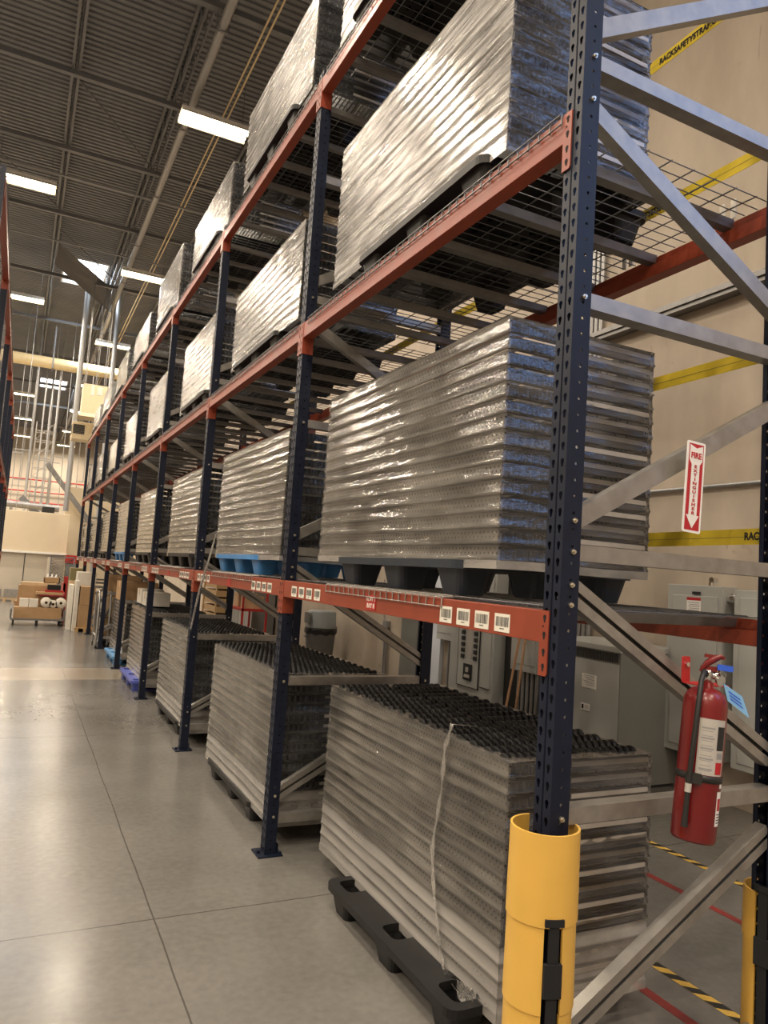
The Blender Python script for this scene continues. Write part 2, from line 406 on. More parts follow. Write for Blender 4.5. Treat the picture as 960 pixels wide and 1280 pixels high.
for i, (a, b_, c, d) in enumerate(SKY):
    k = MB()
    for (x0, x1, y0, y1) in ((a-.05, a, c-.05, d+.05), (b_, b_+.05, c-.05, d+.05), (a, b_, c-.05, c), (a, b_, d, d+.05)): k.box(x0, x1, y0, y1, ZC-.03, ZC+.3)
    k.box(a, b_, (c+d)/2-.03, (c+d)/2+.03, ZC+.20, ZC+.26)
    o = k.obj('skylight', 'fixture_white')
    MB().box(a, b_, c, d, ZC+.28, ZC+.30).obj('diffuser_panel', 'sky_panel', o)
    tag(o, ('bright square skylight beside the hanging grey sheet' if i == 0 else 'small far skylight beyond the cream duct'), 'skylight')

# open-web joists and bridging
def joist(x, y0=YN, y1=YF):
    k = MB(); zt, zb = ZC-.02, ZC-.75
    for dx in (-.085, .030):
        k.box(x+dx, x+dx+.055, y0, y1, zt-.06, zt); k.box(x+dx, x+dx+.033, y0, y1, zb, zb+.055)
    n = round((y1-y0)/.9); q = (y1-y0)/n
    for i in range(n):
        a = y0+i*q
        k.tube((x, a, zb+.03), (x, a+q/2, zt-.03), .014, 5); k.tube((x, a+q/2, zt-.03), (x, a+q, zb+.03), .014, 5)
    return k
xs = [-10.4, -8.6, -6.8, -5.0, -3.2, -1.35, .43, 2.25]
jm = joist(0).mesh('roof_joist', 'steel_grey')
near_lab = {-1.35: 'grey open-web roof joist above the aisle', .43: 'grey open-web roof joist beside the round sprinkler pipe', 2.25: 'grey open-web roof joist above the rack'}
for x in xs:
    o = link('roof_joist', jm, loc=(x, 0, 0))
    tag(o, near_lab.get(x, 'grey open-web roof joist, number %s in from the far left wall' % ORD[xs.index(x)]), 'roof joist', 'roof joists')
for i, y in enumerate((3.4, 6.3, 9.1, 12.0, 14.7, 18.0, 22.6, 27.5, 33.0, 39.0, 45.0, 52.0)):
    k = MB(); k.box(XL, WX, y-.05, y+.05, ZC-.87, ZC-.80); k.box(XL, WX, y-.004, y+.004, ZC-.80, ZC-.76)
    o = k.obj('bridging_bar', 'steel_grey'); tag(o, 'thin grey steel bar crossing under the roof joists, %s from the near end' % ORD[i], 'ceiling bar', 'ceiling cross bars')
for i, (y, x0, x1) in enumerate(((13.2, -1.35, .43), (20.6, -1.35, .43), (16.4, -3.2, -1.35), (28.0, -3.2, -1.35))):
    o = MB().tube((x0, y, ZC-.12), (x1, y+1.6, ZC-.72), .018, 6).obj('diagonal_strut', 'steel_grey')
    tag(o, 'thin diagonal brace rod between roof joists, %s from the near end' % ORD[i], 'brace rod', 'roof brace rods')
pp = MB().tube((.60, YN, ZC-1.02), (.60, YF, ZC-1.02), .075, 14)
o = pp.obj('sprinkler_main', 'pipe_grey'); tag(o, 'round grey sprinkler main pipe running along the aisle ceiling', 'pipe')
hh = MB(); hh.box(.50, .70, 0, .04, ZC-1.11, ZC-1.10); hh.box(.50, .51, 0, .04, ZC-1.11, ZC-.75); hh.box(.69, .70, 0, .04, ZC-1.11, ZC-.75); hm = hh.mesh('pipe_hanger', 'steel_grey')
for k in range(0, 66, 3): link('pipe_hanger', hm, o, (0, YN+k+.2, 0))
for i, x in enumerate((1.20, 1.29)):
    o = MB().tube((x, YN, ZC-.95), (x, YF, ZC-.95), .016, 6).obj('conduit', 'duct_cream')
    tag(o, 'thin tan conduit on the ceiling, %s of the pair' % ('inner' if i else 'outer'), 'conduit', 'ceiling conduits')
for i, y in enumerate((8.0, 15.5, 19.3)):
    o = MB().tube((-12, y, ZC-1.05), (WX-.02, y, ZC-1.05), .025, 8).obj('sprinkler_branch', 'pipe_grey')
    tag(o, 'thin sprinkler branch pipe crossing the ceiling, %s from the near end' % ORD[i], 'pipe', 'sprinkler branches')
# hanging grey sheet below the skylight
q = [at(75, 305, z=10.3), at(140, 361, z=10.3), at(135, 388, z=9.9), at(69, 331, z=9.9)]
k = MB(); nrm = (q[1]-q[0]).cross(q[3]-q[0]).normalized()*.03
k.add(q+[v+nrm for v in q], [(0, 1, 2, 3), (7, 6, 5, 4), (0, 4, 5, 1), (1, 5, 6, 2), (2, 6, 7, 3), (3, 7, 4, 0)])
for v in q[:2]: k.tube(v, (v.x, v.y, ZC-.4), .008, 5)
tag(k.obj('hanging_sheet', 'tarp_grey'), 'dark grey sheet hanging below the skylight', 'hanging sheet')

# linear high-bay lamps
LAMPS = []
def lamp(x, y, label=None, rot=0.):
    zl = 9.62
    r = empty('high_bay_lamp', (x, y, zl)); r.rotation_euler.z = rot
    h = MB(); h.box(-.62, .62, -.17, .17, .05, .11)
    h.add([(-.62, -.17, .05), (.62, -.17, .05), (.62, -.23, -.02), (-.62, -.23, -.02)], [(0, 1, 2, 3)])
    h.add([(-.62, .17, .05), (.62, .17, .05), (.62, .23, -.02), (-.62, .23, -.02)], [(0, 1, 2, 3)])
    h.box(-.62, .62, -.02, .02, .0, .05)
    h.obj('housing', 'fixture_white', r)
    for s in (-.09, .09): MB().tube((-.60, s, .02), (.60, s, .02), .035, 10).obj('tube', 'tube_light', r)
    for s in (-.5, .5): MB().tube((s, 0, .10), (s, 0, ZC-zl-.3), .006, 5).obj('hanger_rod', 'steel_grey', r)
    MB().tube((0, 0, .10), (0, 0, .16), .05, 8).obj('driver_cap', 'fixture_white', r)
    tag(r, label, 'lamp', 'high-bay lamps')
    LAMPS.append((x, y, zl-.06))
vis = {(1.0, 11.3): 'glowing tube lamp beside the top stack, largest in view', (1.0, 19.6): 'glowing tube lamp over the aisle, second in the row along the rack',
       (1.0, 27.4): 'glowing tube lamp third in the row along the rack', (-2.1, 15.6): 'pair-tube lamp at the left edge of the picture',
       (-2.1, 23.8): 'tube lamp below the pair-tube lamp at the left edge'}
for xi, x in enumerate((1.0, -2.1, -5.2, -8.3, -11.4)):
    for yi in range(9):
        y = [(-5.3, 3.0, 11.3, 19.6, 27.4, 35.4, 42.6, 50.4, 57.5), (-9.3+.9, -.9, 7.4, 15.6, 23.8, 31.9, 39.8, 47.6, 55.2)][xi % 2][yi]
        if (x, y) == (1.0, 3.0): continue          # lamp left out of the row to keep the near wall darker
        lamp(x, y, vis.get((x, y), 'glowing tube lamp, row %s from the concrete wall, %s from the near end' % (ORD[xi], ORD[yi])))

# ------------------------------------------------------------------ rack: posts and frames
PW, PD, RD, HT = .076, .070, 1.055, 4.87
def tear(cx, cy, s=1.):
    return [(cx+s*a, cy+s*b) for a, b in ((-.009, .006), (-.006, .0125), (0, .015), (.006, .0125), (.009, .006), (.0055, -.004), (.004, -.012), (0, -.0145), (-.004, -.012), (-.0055, -.004))]
def circ(cx, cy, r, n=8): return [(cx+r*math.cos(2*PI*k/n), cy+r*math.sin(2*PI*k/n)) for k in range(n)]
def post_mesh():
    """C-section post, front face at x=0 with two rows of keyholes, sides with small round holes"""
    b = MB(); cell = .0508; n = int(HT/cell)+1
    hw = PW/2
    fv, ff = holed([(0, 0), (hw-.004, 0), (hw-.004, cell), (0, cell)], [tear(hw*.48, cell/2, .95)])
    sv, sf = holed([(0, 0), (PD, 0), (PD, cell), (0, cell)], [circ(PD*.55, cell/2, .0052)])
    for i in range(n):
        z = i*cell
        for y0, fl in ((0, False), (hw+.004, False)):
            b.add([(0, y0+u, z+v) for u, v in fv], ff)
        b.add([(u, 0, z+v) for u, v in sv], sf)
        b.add([(u, PW, z+v) for u, v in sv], sf)
        b.add([(0, hw-.004, z), (.008, hw, z), (0, hw+.004, z), (0, hw-.004, z+cell), (.008, hw, z+cell), (0, hw+.004, z+cell)], [(0, 1, 4, 3), (1, 2, 5, 4)])
        for yy_, s in ((0, 1), (PW, -1)):
            b.add([(PD, yy_, z), (PD, yy_+s*.018, z), (PD, yy_+s*.018, z+cell), (PD, yy_, z+cell)], [(0, 1, 2, 3)])
    me = b.mesh('post', 'blue_paint', recalc=False)
    bm = bmesh.new(); bm.from_mesh(me); bmesh.ops.remove_doubles(bm, verts=bm.verts, dist=1e-4); bmesh.ops.recalc_face_normals(bm, faces=bm.faces)
    bmesh.ops.solidify(bm, geom=bm.faces[:], thickness=.0022); bm.to_mesh(me); bm.free()
    return me
POST = post_mesh()
foot = MB().box(-.045, .105, -.035, PW+.035, 0, .008)
foot.box(.08, .084, .0, PW, .008, .06); foot.tube((-.025, PW/2, .008), (-.025, PW/2, .022), .011, 6); foot.tube((.09, -.015, .008), (.09, -.015, .022), .011, 6)
FOOT = foot.mesh('base_plate', 'blue_paint')
def lip(CH, D, g):   # lipped channel section
    return [(-CH/2, 0), (CH/2, 0), (CH/2, D), (CH/2-g, D), (CH/2-g, D-.003), (CH/2-.003, D-.003), (CH/2-.003, .003), (-CH/2+.003, .003), (-CH/2+.003, D-.003), (-CH/2+g, D-.003), (-CH/2+g, D), (-CH/2, D)]
HZ = [.20, 1.01, 1.795, 2.59, 3.385, 4.18]
DG = [(.34, .87), (1.685, 1.135), (1.89, 2.40), (3.24, 2.76), (3.50, 4.03)]
def chan(p, q, open_near=True, CH=.050, D=.054, g=.018):
    LIP = lip(CH, D, g); b = MB(); p, q = Vector(p), Vector(q); d = (q-p).normalized(); yv = Vector((0, 1, 0)); a = yv.cross(d).normalized()
    pr = [(u, (D-w) if open_near else w) for u, w in LIP]
    vs = [p+u*a+w*yv for u, w in pr]+[q+u*a+w*yv for u, w in pr]; n = len(pr)
    b.add(vs, [(i, (i+1) % n, n+(i+1) % n, n+i) for i in range(n)])
    # end caps as quads of the channel wall
    for o in (0, n):
        b.add(vs[o:o+n], [(0, 1, 6, 7), (1, 2, 5, 6), (2, 3, 4, 5), (0, 7, 8, 11), (8, 9, 10, 11)])
    return b
HB = [chan((PD-.012, .011, z), (RD-PD+.012, .011, z), False).mesh('horizontal_brace', 'galv') for z in HZ]
DB = [chan((PD-.012, .021, a), (RD-PD+.012, .019, c), k < 2, .074 if k < 2 else .060, .042, .030).mesh('diagonal_brace', 'galv') for k, (a, c) in enumerate(DG)]
BOLT = MB().tube((0, 0, 0), (0, -.006, 0), .0085, 6).tube((0, -.006, 0), (0, -.012, 0), .005, 6).mesh('bolt', 'zinc')
def frame(i):
    r = empty('upright_frame', (0, i*B, 0))
    link('post', POST, r, (0, 0, .008))
    p2 = link('post', POST, r, (RD, PW, .008)); p2.rotation_euler.z = PI
    link('base_plate', FOOT, r); f2 = link('base_plate', FOOT, r, (RD, PW, 0)); f2.rotation_euler.z = PI
    for me in HB: link('horizontal_brace', me, r)
    for me in DB: link('diagonal_brace', me, r)
    if i < 4:
        for z in (HZ[1], HZ[2], HZ[3], HZ[4], DG[0][0], DG[1][0]+.01, DG[1][0]-.05, DG[2][0], DG[3][0], .22):
            link('bolt', BOLT, r, (.040, -.001, z))
        for z in (HZ[1], HZ[2], DG[0][1]): link('bolt', BOLT, r, (RD-.040, -.001, z))
    return r
for i in range(NB+1):
    f = frame(i)
    tag(f, ('dark blue upright frame standing in the yellow column guards at the rack end' if i == 0 else
            'dark blue upright frame of the rack, %s back from the yellow column guards' % ORD[i-1]), 'rack upright', 'rack uprights')

# ------------------------------------------------------------------ beams
BH = .098
def beam_body(y0, y1):
    b = MB(); z1, z0 = 0, -BH
    prof = [(-.004, z0), (.058, z0), (.058, -.042), (.034, -.042), (.034, z1), (-.004, z1)]
    return b.prism(prof, y0, y1, lambda a, c, y: (a, y, c))
def connector(near):
    """angle bracket: front flange on half of the post's face, side flange along the post's side"""
    b = MB(); s = 1 if near else -1       # near: bracket on the near post of the bay (y = PW side)
    b.prism([(0, 0), (-.036*s, 0), (-.036*s, -.19), (-.030*s, -.197), (0, -.197)], -.0065, -.0025, lambda a, c, x: (x, a, c))
    b.box(-.0065, PD-.004, min(0, s*.0035), max(0, s*.0035), -.197, 0)
    for k, z in enumerate((-.025, -.076, -.127, -.172)):
        pts = tear(-.018*s, z, .85)
        b.add([(-.0070, u, v) for u, v in pts], [tuple(range(len(pts)))], 1)
    pts = circ(-.012*s, -.048, .004); b.add([(-.0070, u, v) for u, v in pts], [tuple(range(8))], 1)
    return b
BODY = beam_body(PW+.0035, B-.0035).mesh('beam_body', 'orange_paint')
CN, CFr = connector(True).mesh('connector', ['orange_paint', 'dark_hole'], recalc=False), connector(False).mesh('connector', ['orange_paint', 'dark_hole'], recalc=False)
def barcode(seed):
    rnd = random.Random(seed); b = MB(); wd, ht = .085, .060
    b.box(-.0012, 0, -wd/2, wd/2, -ht/2, ht/2, 0)
    y = -wd/2+.007
    while y < wd/2-.009:
        t = rnd.choice((.0012, .002, .003, .0042)); b.add([(-.0016, y, -.012), (-.0016, y+t, -.012), (-.0016, y+t, .020), (-.0016, y, .020)], [(0, 1, 2, 3)], 1); y += t+rnd.choice((.0012, .0018, .0026))
    for k in range(5): b.add([(-.0016, -.012+k*.005, -.021), (-.0016, -.0085+k*.005, -.021), (-.0016, -.0085+k*.005, -.017), (-.0016, -.012+k*.005, -.017)], [(0, 1, 2, 3)], 1)
    return b.mesh('barcode_label', ['white_paper', 'ink'], recalc=False)
BAR = [barcode(s) for s in range(4)]
PLATE = MB().rbox(-.003, 0, -.05, .05, -.036, .030, .008, 'x').mesh('bay_plate', 'red_paint')
def beam(i, lv, rear):
    r = empty('shelf_beam', (0, i*B, Z[lv]))
    link('beam_body', BODY, r, bev=.002); link('connector', CN, r, (0, PW, 0)); link('connector', CFr, r, (0, B, 0))
    if rear:
        r.location = (RD, i*B+PW+B, Z[lv]); r.rotation_euler.z = PI
    elif lv == 1:
        for k in range(4):
            link('barcode_label', BAR[k], r, (-.0042, .278+k*.119, -.057))
            link('barcode_label', BAR[(k+2) % 4], r, (-.0042, B-.19-k*.122, -.057))
        pl = link('bay_plate', PLATE, r, (-.0042, 1.285, -.052))
        if i == 0:
            t = link('plate_lettering', text_mesh('ROW 1\nBAY 8', .030, 'white_paper'), pl, (-.0035, 0, -.003)); t.rotation_euler = (PI/2, 0, -PI/2)
    tag(r, 'red %s beam of the %s, %s bay from the yellow guards' % ('rear' if rear else 'front', LEV[lv], ORD[i]), 'shelf beam', 'red shelf beams')
for i in range(NB):
    for lv in (1, 2, 3):
        beam(i, lv, False); beam(i, lv, True)

# ------------------------------------------------------------------ wire decks
DL = 1.165
def deck_wires(DL, drop, m):
    b = MB(); r = .0028
    n = max(4, round(DL/.058))
    for k in range(n+1):       # wires from front to back, some decks turned down over the front beam
        y = k*DL/n
        b.path([(-.009, y, -.034), (-.009, y, .001), (-.003, y, .007), (RD-.03, y, .007)] if drop else [(.036, y, .007), (RD-.03, y, .007)], r, 4)
    for k in range(9):
        x = .04+k*.113
        b.tube((x, 0, .012), (x, DL, .012), r, 4, caps=False)
    if drop:
        b.tube((-.013, 0, -.030), (-.013, DL, -.030), r, 4, caps=False)
        b.tube((-.013, 0, .004), (-.013, DL, .004), r*.9, 4, caps=False)
    return b.mesh('wire_mesh', m)
WIRES = deck_wires(DL, True, 'wire'); WIRESM = deck_wires(DL, True, 'galv'); WIRESS = deck_wires(.565, False, 'wire')  # middle deck wires use a lighter metal to stand for light reflected onto them
CHN = MB().prism([(-.030, -.002), (-.022, -.036), (.022, -.036), (.030, -.002), (.024, -.002), (.017, -.031), (-.017, -.031), (-.024, -.002)], .040, RD-.045, lambda a, c, x: (x, a, c), caps=False).mesh('support_channel', 'galv_dull')
for i in range(NB):
    for h, (y, me, n) in enumerate(((.012, WIRESS, .565), (.012+.575, WIRESM, DL), (.022+.575+DL, WIRESS, .565))):
        r = empty('wire_deck', (0, i*B+PW+y, Z[1])); link('wire_mesh', me, r)
        for q in ((.18, n/2, n-.18) if n > 1 else (.12, n-.12)): link('support_channel', CHN, r, (0, q, .001))
        tag(r, 'wire mesh deck, %s piece of the lowest shelf, %s bay from the yellow guards' % (('near', 'wide middle', 'far')[h], ORD[i]), 'wire deck', 'wire shelf decks')
    for lv in (2, 3):
        for h in (0, 1):
            r = empty('wire_deck', (0, i*B+PW+.012+h*(DL+.012), Z[lv]))
            link('wire_mesh', WIRES, r)
            for y in (.18, DL/2, DL-.18): link('support_channel', CHN, r, (0, y, .001))
            tag(r, 'wire mesh deck, %s half of the %s, %s bay from the yellow guards' % (('near', 'far')[h], LEV[lv], ORD[i]), 'wire deck', 'wire shelf decks')

# ------------------------------------------------------------------ pallets
PL, PX, PH = 1.20, .90, .135
def rr(cx, cy, a, b, r, n=3):
    out = []
    for sx, sy, st in ((1, 1, 0), (-1, 1, 1), (-1, -1, 2), (1, -1, 3)):
        for k in range(n+1):
            t = (st+k/n)*PI/2; out.append((cx+sx*(a-r)+r*math.cos(t), cy+sy*(b-r)+r*math.sin(t)))
    return out
CUPX = (.10, PX/2, PX-.10); CUPY = (.115, PL/2, PL-.115)
def pallet_deck():
    b = MB(); holes = []
    for x in CUPX:
        for y in CUPY: holes.append(rr(x, y, .052, .070, .03))
    # slots between the cups
    for x0 in (.17, .52):
        for j in range(2):
            y0 = .22+j*.485
            for a in range(4):
                for c in range(5):
                    cx, cy = x0+.025+a*.056, y0+.03+c*.068
                    holes.append([(cx-.020, cy-.005), (cx, cy-.026), (cx+.020, cy-.005), (cx, cy+.026)])
    out = rr(PX/2, PL/2, PX/2, PL/2, .05, 4)
    vs, fs = holed(out, holes)
    n = len(vs); zt, zb = PH, PH-.034
    b.add([(x, y, zt) for x, y in vs], fs); b.add([(x, y, zb) for x, y in vs], [f[::-1] for f in fs])
    for lp in [out]+holes:
        m_ = len(lp); b.add([(x, y, zt) for x, y in lp]+[(x, y, zb) for x, y in lp], [(k, (k+1) % m_, m_+(k+1) % m_, m_+k) for k in range(m_)])
    return b
def pallet_foot(flare=1.):
    b = MB()
    b.loft([[(x, y, z) for x, y in rr(0, 0, a, c, .03)] for z, a, c in ((PH-.030, .080, .098), (.0, .080*.74*flare, .098*.74*flare))], caps=False)
    b.loft([[(x, y, z) for x, y in rr(0, 0, a, c, .025)] for z, a, c in ((PH-.034, .056, .074), (.006, .046, .060))], caps=False)
    b.add([(x, y, .0) for x, y in rr(0, 0, .080*.74*flare, .098*.74*flare, .03)], [tuple(range(16))])
    return b
PALM = {}
for c in ('black_plastic', 'navy_plastic', 'blue_plastic', 'violet_plastic', 'sky_plastic'):
    PALM[c] = (pallet_deck().mesh('deck_top', c, recalc=False), pallet_foot().mesh('foot', c),
               MB().box(.03, PX-.03, -.05, .05, 0, .018).mesh('runner', c))
def pallet(c, loc, label, runner=False):
    r = empty('plastic_pallet', loc); d, f, rn = PALM[c]
    link('deck_top', d, r)
    for x in CUPX:
        for y in CUPY: link('foot', f, r, (x, y, 0))
    if runner:
        for y in CUPY: link('runner', rn, r, (0, y, 0))
    tag(r, label, 'pallet', 'plastic pallets')
    return r

# ------------------------------------------------------------------ roller trays and stretch film
TW, TL, TP = .72, 1.71, .0595
def tray_mesh():
    b = MB()
    t = .003
    for s in (0, 1):
        X = (lambda x: x) if not s else (lambda x: TW-x)
        # side rail: bottom bead, web, inward top flange (outer face toward x=0)
        prof = [(.002, .000), (.0, .003), (.0, .010), (.0075, .015), (.009, .0565), (.042, .0565), (.042, .0535), (.016, .0535), (.012, .003), (.010, .000)]
        b.prism([(X(x), z) for x, z in prof], 0, TL, lambda a, c, y: (a, y, c), 0)
    for y0, y1 in ((.022, .026), (TL-.026, TL-.022)):
        b.box(.016, TW-.016, y0, y1, .006, .050, 1)
    for y0, y1 in ((.0, .024), (TL-.024, TL)):
        b.box(.016, TW-.016, y0, y1, .044, .047, 1)
        b.box(.016, TW-.016, min(y0, y1)+.001, max(y0, y1)-.001, .003, .0055, 1)
    # centre rail
    b.box(TW/2-.006, TW/2+.006, .026, TL-.026, .012, .056, 1)
    # wheel ends seen in the open ends
    for y in (.010, TL-.010):
        for k in range(7):
            x = .05+k*.036
            b.lathe([(.0, -.009), (.021, -.009), (.021, .009), (.0, .009)], lambda p_, q_, h, x=x, y=y: (x+h, y*1.0+p_*.4, .027+q_), 10, 2)
    return b.mesh('roller_tray', ['tray_side', 'tray_end', 'black_wheel'])
TRAY = tray_mesh()
def end_bar_mesh():
    b = MB()
    for y0, y1 in ((-.004, .016),):
        b.prism([(y0, .026), (y0, .044), (y1, .044), (y1, .041), (y0+.004 if y0 < 1 else y0+.004, .041), (y0+.004, .026)], TW*.42, TW-.018, lambda a, c, x: (x, a, c))
    return b.mesh('end_bar', 'tray_bar')
EBAR = end_bar_mesh()
# roller: a stack of black skate wheels on one axle
def roller_mesh():
    b = MB(); L_ = TW/2-.040; n = 9; q = L_/n
    prof = [(.0, 0)]
    for k in range(n):
        x = k*q; prof += [(.010, x), (.026, x+q*.06), (.032, x+q*.14), (.0335, x+q*.3), (.0335, x+q*.55), (.032, x+q*.70), (.026, x+q*.78), (.010, x+q*.82)]
    prof.append((0, L_))
    return b.lathe(prof, lambda p_, q_, h: (h, p_, q_), 12).mesh('roller', 'black_wheel')
ROLL_ = roller_mesh()

FILM = {}
def film_mesh(n, top, zbot, matn, seed, hz=.3):
    """film pulled round the four sides of a stack of n trays: taut on the rails, slightly loose between them, more layers at the foot"""
    rnd = random.Random(seed); b = MB(); H = n*TP
    rows = [(zbot, .0035), (zbot*.4, .004)] if zbot < 0 else []
    for k in range(n):
        z = k*TP; w_ = rnd.uniform(-.001, .0012)
        rows += [(z+.001, .0036), (z+.009, .0038), (z+.0135, .0010+w_), (z+.040, -.0006+w_), (z+.057, .0002+w_)]
    rows.append((H, .0025))
    ph = [rnd.uniform(0, 6) for _ in range(6)]
    def sides(off):
        x0, x1, y0, y1 = -off, TW+off, -off-.004, TL+off+.004
        nx, ny = 16, 34
        return [[(x0, y1-(y1-y0)*k/ny) for k in range(ny+1)], [(x0+(x1-x0)*k/nx, y0) for k in range(nx+1)],
                [(x1, y0+(y1-y0)*k/ny) for k in range(ny+1)], [(x1-(x1-x0)*k/nx, y1) for k in range(nx+1)]]
    nz = max(0, round(n*hz))*5+(2 if zbot < 0 else 0)
    for sd in range(4):
        G = []
        for z, off in rows:
            g = []
            for (x, y) in sides(off)[sd]:
                zz = z+.0035*math.sin(3*y+ph[0])+.002*math.sin(9*(x+y)+ph[1])
                dd = .0012*math.sin(17*y+40*z+ph[2])*math.sin(31*x+9*y+ph[3])
                g.append((x-(.0 if sd % 2 else (1 if sd == 0 else -1))*abs(dd), y-(0 if sd % 2 == 0 else (1 if sd == 1 else -1))*abs(dd), zz))
            G.append(g)
        m_ = len(G[0]); vs = [v for g in G for v in g]
        for a in range(len(G)-1):
            mi = 2 if (sd % 2 and a >= (nz if matn == 'film_clear' else 0)) else (1 if a < nz else 0)
            b.add([], []); o = None
            b.f += [[len(b.v)+a*m_+k, len(b.v)+a*m_+k+1, len(b.v)+(a+1)*m_+k+1, len(b.v)+(a+1)*m_+k] for k in range(m_-1)]
            b.m += [mi]*(m_-1); b.sm += [True]*(m_-1)
        b.v += vs
        # folded over the top edge
        gi = []
        for (x, y, z) in G[-1]:
            d = (.05+.02*math.sin(7*y+ph[4])*math.sin(11*x+ph[5])) if top else .03
            gi.append((min(max(x, d), TW-d), min(max(y, d), TL-d), H+.004+.003*math.sin(15*(x+y)+ph[2])))
        vs = G[-1]+gi; b.add(vs, [(k, k+1, m_+k+1, m_+k) for k in range(m_-1)], 0, True)
    return b.mesh('stretch_film', [matn, 'film_haze' if matn == 'film_clear' else matn, 'film_end'], recalc=False)

TALLY = [0]; FAR = MB(); FARBAR = MB()
def add_far(x, y, z):
    FAR.box(x, x+TW, y, y+TL, z+.014, z+.0565, 0); FAR.box(x-.0, x+TW, y, y+TL, z, z+.012, 0)
    FAR.box(x+.03, x+TW-.03, y-.002, y+.002, z+.012, z+.040, 1); FAR.box(x+TW*.42, x+TW-.02, y-.006, y, z+.040, z+.052, 2)
def load(i, lv, x, y0, n, pal, film='film_heavy', px=None, py=None, zb=None, top=False, runner=False, rollers=False, drop=-.03, label_c=None, pal_n=None):
    where = '%s bay, %s' % (ORD[i], LEV[lv])
    base = Z[lv]+(.017 if lv else .001)
    px = x-.05 if px is None else px; py = y0+(TL-PL)/2 if py is None else py
    cname = dict(black_plastic='black', navy_plastic='dark navy', blue_plastic='bright blue', violet_plastic='violet blue', sky_plastic='pale blue')[pal]
    pallet(pal, (px, py, base), '%s plastic pallet carrying the wrapped stack, %s bay from the yellow guards, %s' % (cname, ORD[i], LEV[lv]), runner)
    z0 = base+PH+.001
    indiv = i <= 5
    for k in range(n):
        z = z0+k*TP
        jx = random.uniform(-.002, .002)
        if not indiv:
            add_far(x+jx, y0, z); continue
        t = link('roller_tray', TRAY, None, (x+jx, y0+random.uniform(-.003, .003), z))
        link('end_bar', EBAR, t)
        if k == n-1 and rollers:
            m_ = 16
            for c in range(2):
                for j in range(m_):
                    link('roller', ROLL_, t, (.022+c*(TW/2-.012), .065+j*(TL-.13)/(m_-1), .044))
        tag(t, '%s steel roller tray from top of stack in %s bay from yellow guards, %s' % (ORD[n-1-k], ORD[i], LEV[lv]), 'roller tray', 'stacked steel roller trays')
        TALLY[0] += 1
    hz = 0 if film != 'film_clear' else (.30 if (lv, i) == (0, 0) else (.2 if lv == 0 else 0))
    key = (n, top, drop, film, i % 2, hz)
    if key not in FILM: FILM[key] = film_mesh(n, top, drop, film, (n*7+i*13) % 100, hz)
    f = link('stretch_film', FILM[key], None, (x, y0, z0))
    tag(f, '%s stretch film around the stack in the %s bay from the yellow guards, %s' % ('clear' if film == 'film_clear' else 'milky', ORD[i], LEV[lv]), 'stretch film', 'stretch film wraps')
    return f, z0+n*TP

load(0, 0, .235, .525, 15, 'black_plastic', 'film_clear', px=.09, py=.60, rollers=True, top=True)
load(1, 0, .075, 2.66, 15, 'black_plastic', 'film_clear', px=.05, py=3.05, rollers=True, top=True)
load(2, 0, .09, 5.20, 15, 'black_plastic', 'film_clear', px=.06, py=5.60, rollers=True, top=True)
load(3, 0, .09, 7.72, 15, 'violet_plastic', 'film_clear', px=-.03, py=8.05, rollers=True, top=True, runner=True)
load(4, 0, .12, 10.25, 14, 'sky_plastic', 'film_clear', px=.0, py=10.4, runner=True)
load(0, 1, .06, .42, 15, 'navy_plastic', 'film_clear', px=.03, py=.62, top=True)
load(1, 1, .05, 2.80, 14, 'blue_plastic', 'film_clear', px=.03, py=3.25, top=True)
load(2, 1, .06, 5.125, 14, 'black_plastic', 'film_clear', px=.01)
load(3, 1, .06, 7.64, 14, 'black_plastic', 'film_clear', px=.01)
load(4, 1, .06, 10.2, 14, 'blue_plastic', 'film_clear')
load(5, 1, .06, 12.85, 13, 'black_plastic', 'film_clear')
load(0, 2, .06, .50, 14, 'black_plastic', px=.02, py=.60)
load(1, 2, .05, 2.80, 11, 'black_plastic', px=.02, py=3.2)
load(2, 2, .06, 5.12, 13, 'black_plastic', px=.01)
load(3, 2, .06, 7.65, 13, 'black_plastic', px=.01)
load(4, 2, .06, 10.3, 12, 'black_plastic')
load(5, 2, .06, 12.8, 10, 'black_plastic')
load(0, 3, .05, .66, 14, 'black_plastic')
load(1, 3, .03, 2.82, 12, 'black_plastic')
load(2, 3, .05, 5.12, 10, 'black_plastic')
load(3, 3, .06, 7.68, 13, 'black_plastic')
load(4, 3, .06, 10.15, 10, 'black_plastic')
load(5, 3, .06, 12.75, 11, 'black_plastic')
for i in (6, 7):
    for lv, n in ((1, 12), (2, 11), (3, 11-i+5)):
        load(i, lv, .06, i*B+.42, n, 'black_plastic', 'film_clear' if lv == 1 else 'film_heavy')
o = FAR.obj('roller_tray', ['tray_side', 'tray_end', 'tray_bar'])
tag(o, 'far stacks of steel roller trays in the last two bays of the rack', 'roller tray', kind='stuff')

